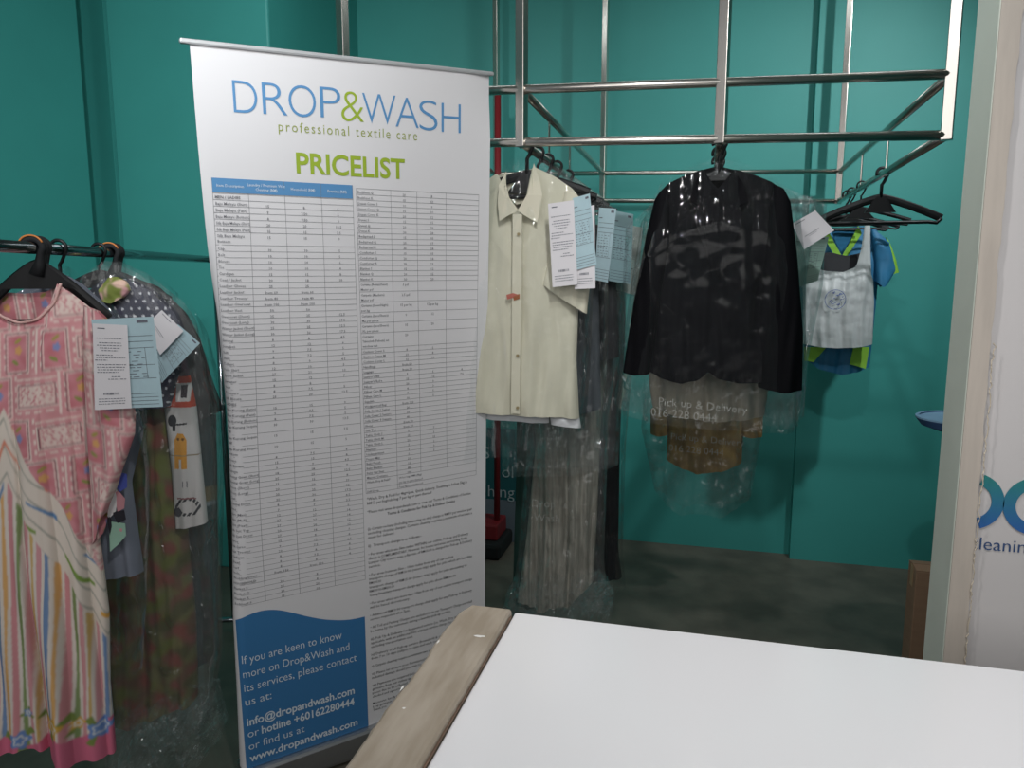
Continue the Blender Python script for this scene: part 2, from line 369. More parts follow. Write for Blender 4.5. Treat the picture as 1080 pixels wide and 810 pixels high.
# ---------------------------------------------------------------- roll-up banner stand
O = CAM+np.array([-1.181, 1.585, .532])
E1 = np.array([.56, .568, .030]); E1 /= np.linalg.norm(E1)
h = np.array([.088, -.192, 1.989]); N = np.cross(E1, h); N /= np.linalg.norm(N); E2 = np.cross(N, E1)
NB = N if (N@(CAM-O)) > 0 else -N
BW, BH = .80, 2.0
bs = thing('banner_stand', tuple((O+E1*.4-E2*2.0)*[1, 1, 0]), 'white roll-up price list banner leaning beside the counter edge', 'banner')
def bsur(u, v, lift=0.0):
    """the hanging sheet: its near border curls back a little below the table head"""
    u = np.asarray(u, float); v = np.asarray(v, float)
    t = np.clip((-.3-v)/1.1, 0, 1); t = t*t*(3-2*t)
    uu = u-.036*t*np.clip(1-u/.36, 0, 1.2)
    k = np.clip((-.12-v)/.2, 0, 1)
    vv = v-.033*u*k*np.clip((2.0+v)/.12, 0, 1)
    b = np.interp(v, [-2.0, -1.75, -1.5, -1.2, -.9, -.65, -.4, -.2], [-.018, -.010, -.003, .016, .024, .020, .009, 0])   # the border rolls back most at mid height
    r = .028; ee = b+r; ph = np.clip((ee-uu)/r, 0, 2.6); kk = np.clip((-.1-v)/.6, 0, 1); kk = kk*kk*(3-2*kk)
    cu = np.where(uu < ee, ee-r*np.sin(ph), uu); cu = uu*(1-kk)+cu*kk
    dep = np.where(uu < ee, r*(1-np.cos(ph)), 0.0)*kk
    bow = .006*np.sin(np.clip(u/BW, 0, 1)*math.pi*2.2+v*2.0)*np.sin(np.clip(-v/2, 0, 1)*math.pi)
    tr = np.where((v > -.16), .010*np.clip((u-.70)/.1, 0, 1)**2*np.clip((v+.16)/.1, 0, 1), 0)
    return O+E1*np.asarray(cu)[..., None]+E2*np.asarray(vv)[..., None]+NB*(lift-dep+bow-tr)[..., None]
sheet_m = mat('banner_sheet', 'e3e1e3', .42, spec=.4)
uu, vv = np.meshgrid(np.linspace(0, BW, 90), np.linspace(0, -2.0, 120))
mb = MB(); mb.grid(bsur(uu, vv)); sheet = mb.build('banner_sheet', sheet_m, bs, smooth=True)
fl = lambda lift: (lambda u, v: bsur(u, v, lift))
blue_l = mat('light_blue_print', '5b93c4', .45); green = mat('lime_green_print', '9db534', .45); olive_p = mat('olive_print', '9aa653', .45)
blue_b = mat('blue_panel_print', '3c79ad', .45); black_p = mat('black_print', '3a3a3e', .6); white_t = mat('white_letter_print', 'd9e3ec', .5)
mb = MB()
for ch, u0, u1, v0 in (('D', .088, .145, -.148), ('R', .157, .217, -.147), ('O', .221, .290, -.147), ('P', .301, .355, -.145), ('&', .356, .417, -.149),
                       ('W', .414, .508, -.151), ('A', .507, .575, -.154), ('S', .577, .632, -.157), ('H', .644, .704, -.159)):
    text(ch, (u0, v0), .112, fl(.0012), 1 if ch == '&' else 0, weight=-.017, width=u1-u0, res=6)
text('professional textile care', (.192, -.182), .033, fl(.0012), 2, spacing=1.25, width=.378, weight=-.004)
text('PRICELIST', (.232, -.277), .068, fl(.0012), 1, weight=.022, width=.300, res=4)
flush(mb)
mb.build('heading_lettering', [blue_l, green, olive_p], sheet)
# --- price tables
mb = MB()
def quad(u0, v0, u1, v1, mi, lift, n=1, m=1):
    a, b = np.meshgrid(np.linspace(u0, u1, n+1), np.linspace(v0, v1, m+1)); mb.grid(bsur(a, b, lift), mi)
hl = lambda u0, u1, v, w=.0008: quad(u0, v-w/2, u1, v+w/2, 0, .0012, 14, 1)
vl = lambda u, v0, v1, w=.0008: quad(u-w/2, v0, u+w/2, v1, 0, .0012, 1, 24)
t1 = [('MEN / LADIES',), ('Baju Melayu (Shirt)', '15', '8', '6'), ('Baju Melayu (Pant)', '9', '7.50', '5'), ('Baju Melayu (Bottom)', '8', '7.50', '5'),
      ('Silk Baju Melayu (Shirt)', '20', '20', '13.5'), ('Silk Baju Melayu (Pant)', '15', '15', '7.5'), ('Silk Baju Melayu|Bottom', '15', '15', '9'), ('Cap', '10', '10', '5'),
      ('Belt', '10', '10', '5'), ('Blouse', '10', '10', '6'), ('Tie', '10', '10', '4'), ('Cardigan', '15', '15', '8'), ('Coat / Jacket', '20', '18', '10'), ('Leather Gloves', '25', '25', ''),
      ('Leather Jacket', 'from 60', 'from 60', ''), ('Leather Trouser', 'from 40', 'from 40', ''), ('Leather Overcoat', 'from 100', 'from 100', ''), ('Leather Vest', '50', '50', ''),
      ('Overcoat (Short)', '25', '25', '12.5'), ('Overcoat (Long)', '30', '30', '17.5'), ('Winter Jacket (Short)', '25', '25', '12.5'), ('Winter Jacket (Long)', '30', '30', '17.5'),
      ('Sarong', '8', '8', '4.5'), ('Songket', '12', '12', '6'), ('Suit', '9', '7.5', '5'), ('Shirt', '8', '7.2', '5'), ('T-Shirt', '8', '9', '4.5'), ('Polo Shirt', '12', '10', '5'),
      ('Sport Jacket', '27', '21', '10'), ('Sweater', '15', '12', '7'), ('Vest', '8', '8', ''), ('Trousers', '8', '7.5', '5'), ('Silk Blouse', '25', '20', '12.5'), ('LADIES',),
      ('Baju Kurung (Satin)', '15', '15', '9'), ('Baju Kurung (Pant)', '9', '7.5', '5'), ('Baju Kurung (Bottom)', '8', '7.5', '5'), ('Baju Kurung Sequin|Full', '30', '30', '13.5'), ('Baju Kurung Sequin|Half', '15', '15', '7.5'),
      ('Baju Kurung Sequin|Bottom', '10', '15', '5'), ('Blouse', '8', '7.5', '4'), ('Silk Blouse', '15', '15', '8'), ('Kebaya', '9', '9', '4.5'), ('Evening Gown (Short)', '18', '18', '9'), ('Evening Gown (Long)', '25', '25', '12.5'),
      ('Dress (Short)', '15', '15', '8'), ('Dress (Long)', '20', '20', '10'), ('Coat', '25', '25', '12'), ('Evening Dress', '30', '30', '17.5'), ('Jeans', '8', '8', '4.5'), ('Skirt (Mini)', '7', '7', '3.5'),
      ('Skirt (Midi)', '12', '12', '6'), ('Skirt (Pleat)', '27', '27', '14'), ('Silk Suit Top', '27', '27', '14'), ('Silk Suit Dress', '20', '20', '12'), ('Saree', '27', '18', '12'), ('Silk Saree', '15', '8', '7'),
      ('Suit Trouser', '9', '12', '4'), ('Uniform', '20', '7.5', '6.5'), ('Shawl', '8', '8', '4'), ('Scarf', '8', '7.5', '5'), ('Stole', '8', '8', '4'), ('Wedding Dress', 'from 150', 'from 150', ''),
      ('HOUSEHOLD',), ('Blanket S', '20', '8', ''), ('Blanket Q', '25', '8', ''), ('Blanket K', '30', '20', ''), ('Bedsheet S', '15', '10', '')]
U = [.025, .109, .198, .293, .379]
units = sum(2 if '|' in r[0] else 1 for r in t1); dv = (1.462-.336)/units
quad(U[0], -.300, U[-1], -.334, 1, .0012, 14, 2)
for s_, k in (('Item Description', 0), ('Laundry / Premium Wet|Cleaning (RM)', 1), ('Household (RM)', 2), ('Pressing (RM)', 3)):
    for q, ln in enumerate(s_.split('|')):
        text(ln, ((U[k]+U[k+1])/2, -.3205+(.005 if '|' in s_ else 0)-q*.0105), .0094, fl(.0024), 2, 'CENTER', .01, res=1)
v = -.336
for r_ in t1:
    k = 2 if '|' in r_[0] else 1
    hl(U[0], U[-1], v)
    for q, ln in enumerate(r_[0].split('|')):
        text(ln, (U[0]+.004, v-.0122-q*.0135), .0100, fl(.0024), 0, weight=.012 if len(r_) == 1 else .004, res=1)
    for j, s_ in enumerate(r_[1:]):
        if s_: text(s_, ((U[j+1]+U[j+2])/2, v-.0145), .0098, fl(.0024), 0, 'CENTER', .004, res=1)
    v -= dv*k
hl(U[0], U[-1], v)
for u in U: vl(u, -.300, v)
t2 = [(a+b, c, d, '') for a, b, c, d in (('Bedsheet', ' Q', '10', '8'), ('Bedsheet', ' K', '15', '12'), ('Duvet Cover', ' S', '10', '9'), ('Duvet Cover', ' Q', '15', '10'), ('Duvet Cover', ' K', '20', '12'), ('Duvet', ' S', '15', '15'), ('Duvet', ' Q', '20', '20'),
      ('Duvet', ' K', '30', '28'), ('Bedspread', ' S', '15', '15'), ('Bedspread', ' Q', '20', '17'), ('Bedspread', ' K', '30', '28'), ('Comforter', ' S', '15', '15'), ('Comforter', ' Q', '20', '18'), ('Comforter', ' K', '25', '23'), ('Blanket', ' S', '15', '12'), ('Blanket', ' Q', '20', '15'), ('Blanket', ' K', '30', '20'))]
t2 += [('Curtains (Roman/Panel)|Meter psf', '3 psf', '', ''), ('Carpets (Machine)|Meter psf', '2.5 psf', '', ''), ('Curtains (Sheer/Night)|per kg', '15 per kg', '12 per kg', ''), ('Curtains (Lace/Sheers)|M2 per piece', '9', '12', ''), ('Curtains (Lace/Sheers)|XL per piece', '15', '20', ''),
       ('Curtains|Tablecloth (Pelmets) set|window set', '20', '', ''), ('Cushion Cover S', '8', '5', ''), ('Cushion Cover M', '10', '8', ''), ('Cushion Cover L', '12', '10', ''), ('Handbags', 'from 50', '', ''), ('Luggage', 'from 50', '', ''), ("Lawyer's Bib", '5', '5', '4'), ("Lawyer's Robe", '15', '12', '7.5'),
       ('Pillow', '20', '9', ''), ('Pillow Case M', '4', '3', ''), ('Pillow Case L', '7', '5', ''), ('Sejadah', '10', '5', ''), ('Wedgewood Rug', 'from 120', '', ''), ('Sofa Cover 1 Seater', '20', '', ''), ('Sofa Cover 2 Seaters', '30', '', ''), ('Sofa Cover 3 Seaters', '40', '', ''), ('Shoes', 'from 20', '', ''), ('Soft Toy', 'from 20', '', ''),
       ('Table Cloth S', '9', '7', ''), ('Table Cloth M', '15', '9', ''), ('Table Cloth L', '20', '15', ''), ('Napkins', '2', '2', ''), ('Undergarment', '3', '3', ''), ('Prayer Mat', '5', '5', ''), ('Baby Pouch', '20', '', ''), ('Baby Blanket', '15', '', ''), ('Baby Car Seat', '80', '', ''), ('Mascot Costume', '100', '', ''), ('Wash, Dry & Fold*', '', '', ''), ('', '', '', ''), ('Self Drop', '', '', '')]
U2 = [.389, .4885, .567, .658, .764]
units = sum(r[0].count('|')+1 for r in t2); dv2 = (1.182-.307)/units; v = -.307
for r_ in t2:
    k = r_[0].count('|')+1
    if r_[0]: hl(U2[0], U2[-1], v)
    for q, ln in enumerate(r_[0].split('|')):
        if ln: text(ln, (U2[0]+.003, v-.0118-q*dv2*.95), .0094, fl(.0024), 0, weight=.014 if ln.startswith('Wash') else .006, res=1)
    for j, s_ in enumerate(r_[1:]):
        if s_: text(s_, ((U2[j+1]+U2[j+2])/2, v-.0135), .0098, fl(.0024), 0, 'CENTER', .004, res=1)
    v -= dv2*k
hl(U2[0], U2[-1], v)
for q, ln in enumerate(('24 hrs bag RM4 (4kg)', 'per kg or part thereof', '7 per kg or part thereof')):
    text(ln, (U2[1]+.004, v+dv2*3-.012-q*dv2), .0088, fl(.0024), 0, weight=.004, res=1)
for k, u in enumerate(U2): vl(u, -.307, v+(dv2*3 if 1 < k < 4 else 0))
flush(mb, .080)
mb.build('price_table', [mat('table_ink', '77777d', .6), blue_l, white_t], sheet)
# --- terms
mb = MB()
L_ = [('*Wash, Dry & Fold for 4kg+/pax, Quick delivery, Steaming is below 5kg is', 1), ('RM12 per bag/sub-bag 7 per kg or part thereof', 0), None, ('*Please visit www.dropandwash.com to view our Terms & Conditions of Service', 0), None, None, None,
      ('(i) Curtain re-hang (including measuring on site) charge is RM50 per window pair', 0), ('excluding cleaning charges. Curtains cleaning requires a minimum of at least a', 0), ('week for delivery.', 0), None, ('ii)  Transport charge is as follows:-', 0), None,
      ('\u2022 For areas which are 5km radius WITHIN our outlets, Pick-up and Delivery', 0), ('charge is COMPLIMENTARY. However, for houses and areas surrounding Kuala', 0), ('Lumpur City Centre area, a flat rate of RM10.00 is charged for Pick-up & Delivery', 0), ('service.', 0), None,
      ('\u2022 For areas between 5km - 10km radius from any of our outlets', 0), ('   transport charge of RM10.00 (return trip) apply for jobs which are less than', 0), ('RM100.00', 0), ('   transport charge of RM15.00 (return trip) apply for jobs amounting to', 0), ('RM100.00-RM200.00', 0), ('   Complimentary transport charge apply for jobs above RM200.00', 0), None,
      ('\u2022 For areas which are more than 10km from any of our outlets transport charge', 0), ('will be based discretionary.', 0), None, ('\u2022 Additional RM10.00 transport charge shall apply for any Pick-up & Delivery', 0), ('service requested after 7pm.', 0), None, ('\u2022 All Toll and Parking Charges are excluded from our Transport Charge and shall', 0), ('be borne by the customers during a laundry pick-up service.', 0), None,
      ('iii) Pick Up & Delivery for Requested service (i.e. Wash, Dry & Fold)', 0), ('applicable with an additional 50% express service charge for next day', 0), ('excluding transportation cost.', 0), None, ('iv) Delivery of all Pick-up service (household & carpets) will take', 0), ('from 7 to 10 days (subject to stain and wash condition)', 0), None, ('v) Carpets cleaning require a minimum two weeks.', 0), None,
      ('vi) Please let us have your Furnitures/Clothes clearly', 0), ('indicated damage should you wish to claim.', 0), None, ('vii) Payments are required before collecting', 0), ('garments from our outlets upon checking the', 0), ('pieces due to be collected. The garments', 0), ('checked and signed by the owner.', 0), None, ('Moreover, kindly be informed that we shall', 0), ('keep garments for 3 months.', 0), ('Thank you.', 0)]
v = -1.204
for ln in L_:
    if ln: text(ln[0], (.391, v), .0128, fl(.0012), 0, weight=.003, res=1, width=min(.358, .358*len(ln[0])/76))
    v -= .0139
text('Terms & Conditions for Pick Up & Deliver Service', (.57, -1.262), .0132, fl(.0012), 0, 'CENTER', .014, width=.232, res=1)
flush(mb); mb.build('terms_lettering', black_p, sheet)
# --- blue contact panel with its wavy top
mb = MB()
n = 60; us = np.linspace(.028, .374, n); s = (us-us[0])/(us[-1]-us[0])
tv = np.interp(us, [.028, .05, .08, .11, .14, .17, .21, .257, .31, .345, .374], [-1.507, -1.496, -1.489, -1.490, -1.499, -1.516, -1.541, -1.566, -1.584, -1.589, -1.588])
for _ in range(12): tv[1:-1] = (tv[:-2]+2*tv[1:-1]+tv[2:])/4
P = np.stack([bsur(us, tv+(-1.995-tv)*k, .0012) for k in np.linspace(0, 1, 14)], 0); mb.grid(P, 0)
for s_, v, w, wt in (('If you are keen to know', -1.647, .267, -.004), ('more on Drop&Wash and', -1.693, .287, -.004), ('its services, please contact', -1.738, .307, -.004), ('us at:', -1.784, .068, -.004),
                     ('info@dropandwash.com', -1.852, .297, .02), ('or ', -1.892, .029, -.004), ('hotline +60162280444', -1.892, .259, .02), ('or find us at', -1.935, .150, -.004), ('www.dropandwash.com', -1.977, .302, .02)):
    text(s_, (.038 if s_[:3] != 'hot' else .074, v+.004), .037, fl(.0026), 1, weight=wt, width=w, res=3)
flush(mb); mb.build('contact_panel', [blue_b, white_t], sheet)
# --- rail, cassette, pole, feet
mb = MB(); q = lambda u, v, d: O+E1*u+E2*v+NB*d
mb.hexa([q(-.022, .008, .007), q(.808, .010, .007), q(.808, .010, -.010), q(-.022, .008, -.010), q(-.022, -.004, .007), q(.808, -.001, .007), q(.808, -.001, -.010), q(-.022, -.004, -.010)])
mb.build('top_rail', mat('silver_rail', 'cfd0d2', .4, .5), bs, bevel=.004)
B0 = q(-.02, -1.995, 0); B1 = q(.82, -1.995, 0); back = -np.array([NB[0], NB[1], 0]); back /= np.linalg.norm(back)
mb = MB(); up = np.array([0, 0, 1.])
zf = .018
lo0 = np.array([B0[0], B0[1], zf]); lo1 = np.array([B1[0], B1[1], zf])
mb.hexa([lo0-back*.03, lo1-back*.03, lo1+back*.10, lo0+back*.10, np.array([*B0[:2], B0[2]])-back*.02, np.array([*B1[:2], B1[2]])-back*.02, np.array([*B1[:2], B1[2]])+back*.075, np.array([*B0[:2], B0[2]])+back*.075])
mb.build('cassette', alu, bs, bevel=.012)
for f_ in (.15, .85):
    c = lo0+(lo1-lo0)*f_
    MB().tube([c-back*.14*1+up*-.009, c+back*.22+up*-.009], .009, 8, r2=.009).build('foot', mat('dark_grey_metal', '3a3b3d', .4, .6), bs)
mid = q(.4, -1.99, 0)+back*.06
MB().tube([mid, q(.4, -.004, -.02)], .009, 10).build('support_pole', alu, bs, smooth=True)

# ---------------------------------------------------------------- hangers, papers, covers: builders
def hanger(label, pl, drop=.06, hw=.20, armdrop=.065, group=None, thick=1.0, material=blackp, barlow=.012, gw=.055, gh=.046):
    t = thing('clothes_hanger', pl.P-[0, 0, drop+armdrop], label, 'hanger', group)
    a = np.linspace(math.radians(205), math.radians(-35), 16); R = .0185
    pts = [pl.loc(-R*math.cos(x) if False else R*math.cos(x), .004+R*math.sin(x)) for x in a]
    pts += [pl.loc(.006, -.028), pl.loc(0, -.036), pl.loc(0, -drop-.006)]
    MB().tube(pts, .0036*thick, 8, up=pl.n).build('hook', material, t, smooth=True)
    s = np.linspace(-1, 1, 33); zz = -drop-armdrop*np.abs(s)**1.25-.006
    mb = MB(); mb.tube([pl.loc(hw*x, z) for x, z in zip(s, zz)], .0085*thick, 8, r2=.0045, up=pl.n)
    w = gw; mb2 = [(-w, -drop-gh), (-.016, -drop-.002), (.016, -drop-.002), (w, -drop-gh)]
    fr = [pl.loc(x, z, .0045) for x, z in mb2]; bk = [pl.loc(x, z, -.0045) for x, z in mb2]; mb.hexa(fr+bk)
    mb.build('shoulder_arms', material, t, smooth=False)
    zb = -drop-armdrop-barlow
    MB().tube([pl.loc(-hw, -drop-armdrop-.006), pl.loc(-hw*.93, zb-.004), pl.loc(-hw*.8, zb), pl.loc(hw*.8, zb), pl.loc(hw*.93, zb-.004), pl.loc(hw, -drop-armdrop-.006)], .0042*thick, 8, up=pl.n).build('trouser_bar', material, t, smooth=True)
    return t
def paper(name, label, pl, corners, off, kind, sty='receipt', curl=.006, group=None, seed=1, hide=True):
    tl, tr_, br, bl = [pl.px(*c, off) for c in corners]
    r = np.random.RandomState(seed)
    def f(u, v, lift=0.0):
        u = np.asarray(u, float)[..., None]; v = np.asarray(v, float)[..., None]
        p = (1-v)*((1-u)*tl+u*tr_)+v*((1-u)*bl+u*br)
        d = curl*(np.sin(u*2.6+seed)*.6+v*v*np.sin(seed*2.1+u*3)*.9)
        return p+pl.n*(d+lift)
    mb = MB(); a, b = np.meshgrid(np.linspace(0, 1, 12), np.linspace(0, 1, 16))
    mb.grid(f(a, b), 0); mb.grid(f(a, b, -.0005), 0)
    def q(u0, v0, u1, v1):
        a, b = np.meshgrid(np.linspace(u0, u1, max(2, int((u1-u0)*8)+1)), np.linspace(v0, v1, 3)); mb.grid(f(a, b, .0009), 1)
    if sty == 'receipt':
        q(.14, .045, .36, .056); v = .16
        for k, (x0, x1) in enumerate(((.1, .85), (.18, .8), (.12, .82), (.2, .78), (.25, .7), (.08, .55), (.08, .9), (.05, .4), (.1, .92), (.1, .88), (.12, .85), (.1, .7), (.5, .75), (.4, .9))):
            x = x0
            while x < x1:
                w = r.uniform(.03, .09); q(x, v, min(x1, x+w), v+.009); x += w+.025
            v += .030 if k not in (0, 4, 7, 11) else .052
        for k in range(16): q(.26+k*.027, .80, .26+k*.027+(.018 if r.rand() > .45 else .009), .828)
        for v in (.87, .90, .93):
            x = .12
            while x < .84: w = r.uniform(.03, .09); q(x, v, min(.86, x+w), v+.008); x += w+.022
    elif sty == 'form':
        q(.72, .03, .9, .06); q(.06, .13, .25, .142)
        for v in (.2, .26, .33, .52, .67, .84, .88, .92, .96): q(.05, v, .95, v+.005)
        for x in (.05, .45, .8): q(x, .33, x+.007, .67)
        for v in np.arange(.37, .66, .035):
            x = .1
            while x < .75: w = r.uniform(.04, .12); q(x, v, x+w, v+.007); x += w+r.uniform(.03, .15)
    elif sty == 'slip':
        q(.1, .08, .5, .1); q(.2, .62, .7, .635); q(.3, .68, .6, .69)
    o = mb.build(name, [kind, ink], None, smooth=False)
    return tag(o, label, 'receipt' if name == 'receipt' else 'paper form' if name == 'order_form' else 'paper slip', group)
def cover(label, pl, top, bottom, left=(), right=(), depth=.06, fold=.006, crumpled=.006, seed=1, m=film_a, nu=50, nv=70, group='clear plastic garment covers', off=0, lettering=(), f0=6, back=True):
    mb = MB(); cloth(mb, pl, top, bottom, left, right, depth=depth, fold=fold, fold_top=.6, seed=seed, nu=nu, nv=nv, crumpled=crumpled, off=off, f0=f0, back=back)
    o = mb.build('garment_cover', m, None, smooth=True); tag(o, label, 'plastic cover', group)
    if lettering:
        mb = MB()
        for s_, (x, y), size, slope in lettering:
            p0 = pl.px(x, y, off+depth+.012); e = pl.e+np.array([0, 0, slope])
            text(s_, (0, 0), size, (lambda p0, e: (lambda u, v: p0+e*u[:, None]+np.array([0, 0, 1.])*v[:, None]+pl.n*(.004*np.sin(u*60))[:, None]))(p0, e), 0, weight=-.006, res=2)
        flush(mb); mb.build('printed_lettering', film_print, o)
    return o
film_print = mat('faded_white_print', 'c9cac5', .6)
_nt = film_print.node_tree; _b = _nt.nodes['Principled BSDF']; _b.inputs['Alpha'].default_value = .38
def garment(name, label, cat, pl, group=None):
    return thing(name, pl.P-[0, 0, .1], label, cat, group)

# ================================================================ LEFT: clothes rail
RA = np.array([-1.30, .89, 1.585]); RE = np.array([-1.950, 2.700, 1.60])
RG = (RE-RA)*[1, 1, 0]; RG /= np.linalg.norm(RG); RN = -RG[:2]
RSTART = RE-RG*1.95
rl = thing('clothes_rail', tuple((RE*[1, 1, 0]+RSTART*[1, 1, 0])/2), 'dark chrome free-standing clothes rail along the teal wall', 'clothes rail')
MB().tube([RSTART, RE+RG*.012], .0135, 16).build('rail', chrome, rl, smooth=True)
for p in (RSTART+RG*.02, RE-RG*.012):
    MB().tube([(*p[:2], .05), (*p[:2], p[2])], .012, 14).build('upright', chrome, rl, smooth=True)
    MB().tube([p+[0, 0, -.022], p+[0, 0, .017]], .0165, 14).build('joint_collar', blackp, rl, smooth=True)
    mb = MB(); ax = np.array([RG[1], -RG[0], 0]); b = np.array([*p[:2], .05])
    mb.tube([b-ax*.22+[0, 0, -.0], b+ax*.22], .012, 12); ft = mb.build('foot', chrome, rl, smooth=True)
    for s_ in (-.2, .2):
        c = b+ax*s_; MB().tube([c+RG*-.01+[0, 0, -.025], c+RG*.01+[0, 0, -.025]], .024, 14).build('caster', blackp, ft, smooth=True)
def railpt(x, y):
    # the point of the rail under a photo pixel column
    best = None
    for k in np.linspace(0, 1, 400):
        p = RSTART+(RE-RSTART)*k; d = p-CAM; sx_ = 540+FPX*(d@RT)/(d@FW)
        if best is None or abs(sx_-x) < best[0]: best = (abs(sx_-x), p)
    return Plane(best[1], RN)
A1 = railpt(38, 262); A2 = railpt(62, 264); A3 = railpt(104, 267); A4 = railpt(118, 268)
# pink batik dress
PI = lambda c: np.array(lin(c))
def pix(a, z, pl):
    """photo-space coordinates of points of a garment plane, used as dye-pattern coordinates in pattern units"""
    w = pl.P[None, None]*[1, 1, 0]+pl.e*a[..., None]+np.stack([np.zeros_like(z), np.zeros_like(z), z], -1)-CAM
    de = w@FW; return 540+FPX*(w@RT)/de, 405-FPX*(w@UP)/de
def batik(pl, shear=0.0, lim=None):
    def fn(a, z, P, sgn):
        X, Y = a/.0022, (1.52-z)/.0022            # units of about 2 mm on the cloth
        Xs = X-17
        n1 = np.sin(X*.23+1.7*np.sin(Y*.11))*np.sin(Y*.19+1.3*np.sin(X*.13))
        out = np.zeros(a.shape+(3,)); pink = PI('d4979a'); cream = PI('e6d0c8'); dpink = PI('c07880')
        out[:] = pink
        out += (n1*.04)[..., None]*np.array([1, .7, .7])
        # fret lattice of oblong panels
        Yb = Y+shear*Xs+Xs*.10
        Xs, Yb = Xs*1.15, Yb*1.15; cw, ch = 44.0, 52.0
        row = np.floor(Yb/ch); xx = Xs+np.where(row % 2 == 0, 0, cw*.5); cx = np.mod(xx, cw)-cw/2; cy = np.mod(Yb, ch)-ch/2; ci = np.floor(xx/cw)
        kind = np.mod(ci+row*2, 3)
        oblong = (np.abs(cx) < 18) & (np.abs(cy) < 10.5)
        tall = (np.abs(cx) < 11) & (np.abs(cy) < 21)
        m = np.where(kind == 0, oblong, tall)
        bx = np.where(kind == 0, np.abs(cx)-18, np.abs(cx)-11); by = np.where(kind == 0, np.abs(cy)-10.5, np.abs(cy)-21)
        dd = np.maximum(bx, by)
        fret = (np.abs(np.mod(dd, 6)-3) < 1.3) & (dd > 1.0) & (dd < 13) & ((np.sin(cx*.55) > -.3) | (np.sin(cy*.5) > .2))
        out[fret] = cream
        out[(np.abs(dd) < 1.0)] = cream
        out[(np.abs(dd-2.2) < .6)] = PI('8f6a6c')
        lightp = m & (kind == 0); out[lightp] = PI('e3cdc4')
        mot = lightp & (np.sin(cx*.75+np.sin(cy*.9)*1.5)*np.sin(cy*.7+np.cos(cx*.5)) > .35); out[mot] = PI('c5767f')
        dk = m & (kind > 0); out[dk] = PI('cb838a')+(n1[dk]*.05)[:, None]
        fl_ = dk & (np.hypot((cx-1.5)/4.6, (cy+3)/5.6) < .62+.38*np.abs(np.cos(2.5*np.arctan2(cy+3, cx-1.5)))); flc = [PI('d6a469'), PI('8791bd')]
        out[fl_ & (kind == 1)] = flc[0]; out[fl_ & (kind == 2)] = flc[1]
        lf = dk & ((((cx+2)*.8+(cy-11)*.6)/5)**2+(((cx+2)*.6-(cy-11)*.8)/2)**2 < 1); out[lf] = PI('8a9450')
        lf = dk & ((((cx-1)*.8-(cy+14)*.6)/5)**2+(((cx-1)*.6+(cy+14)*.8)/2)**2 < 1); out[lf] = PI('a39a52')
        if lim is None:
            # swirling ribbon band running diagonally, then stripes, then the plain pink hem with flowers
            D = Y-(132+2.05*np.abs(Xs+60))
            D = D+5*np.sin(X*.12)
            band = D > 0; w = D-6*np.sin(X*.09+Y*.02)
            out[band] = PI('ded2c6')
            wv = np.sin(w*.25+2.0*np.sin(X*.06)); out[band & (wv > .93)] = PI('a8a59a')
            rb = (np.mod(w+X*.9, 30) < 8-5*np.abs(np.sin(X*.07+np.floor((w+X*.9)/30)*2.4))) & (np.sin(X*.14+np.floor((w+X*.9)/30)*2.4) > -.1)
            hue = np.mod(np.floor((w+X*.9)/30), 4)
            for k, c in enumerate(('d9876f', '5f86b0', '7f9a4a', 'd8a24c')): out[band & rb & (hue == k)] = PI(c)
            st = D > 78
            k = np.mod((X+.05*(Y-300))*1.5, 72)
            stripes = np.full(a.shape+(3,), 0.0); stripes[:] = PI('ded3c9')
            for x0, x1, c in ((2, 7, 'd9a04e'), (12, 20, 'cf7f88'), (25, 30.5, '6c8a3f'), (35, 41, 'cf8a90'), (44, 48, 'c9a24d'), (52, 58, 'd08a92'), (62, 68, '4f7db0')): stripes[(k > x0+.6*np.sin(Y*.05+x0)) & (k < x1+.8*np.sin(Y*.043+x1))] = PI(c)*.85+PI('ded3c9')*.15
            out[st] = stripes[st]
            hem = (Y > 495+6*np.sin(X*.13)); out[hem] = PI('d2708a')
            for k, (fx, fy, fr, c) in enumerate(((28, 497, 12, '6f8fc6'), (-10, 478, 12, 'd0a54a'), (-45, 492, 11, '6f8fc6'), (-82, 485, 12, 'd0a54a'), (-35, 462, 5, '5c7fbd'), (62, 485, 7, '6f8fc6'), (10, 484, 7, 'd9a94e'), (54, 520, 6, '7f9250'))):
                rr_ = np.hypot(X-fx, Y-fy); an = np.arctan2(Y-fy, X-fx); pet = fr*(.82+.2*np.cos(5*an))
                lv = (rr_ < fr*1.55) & (np.cos(3*an+k) > .72); out[lv & (Y < 520)] = PI('7f8f4c')
                out[rr_ < pet] = PI(c); out[np.abs(rr_-pet*.5) < .8] = PI('dfe0dc')
        for _ in range(2):
            out[1:-1] = (out[:-2]+2*out[1:-1]+out[2:])/4; out[:, 1:-1] = (out[:, :-2]+2*out[:, 1:-1]+out[:, 2:])/4
        return np.clip(out, 0, 1)
    return fn
dye = mat('dyed_cotton', 'ffffff', .75, attr=True, bump=.05, bscale=350, spec=.2)
dr = garment('batik_dress', 'pink patterned batik dress with striped skirt on a black hanger', 'dress', A1)
DT = [(-62, 345), (-30, 312), (-20, 300), (-14, 318), (0, 333), (20, 341), (40, 337), (57, 320), (64, 299), (80, 310), (97, 324), (113, 339)]
DTB = [(-62, 345), (-30, 312), (-20, 300), (-2, 308), (20, 310), (44, 308), (64, 299), (80, 310), (97, 324), (113, 339)]
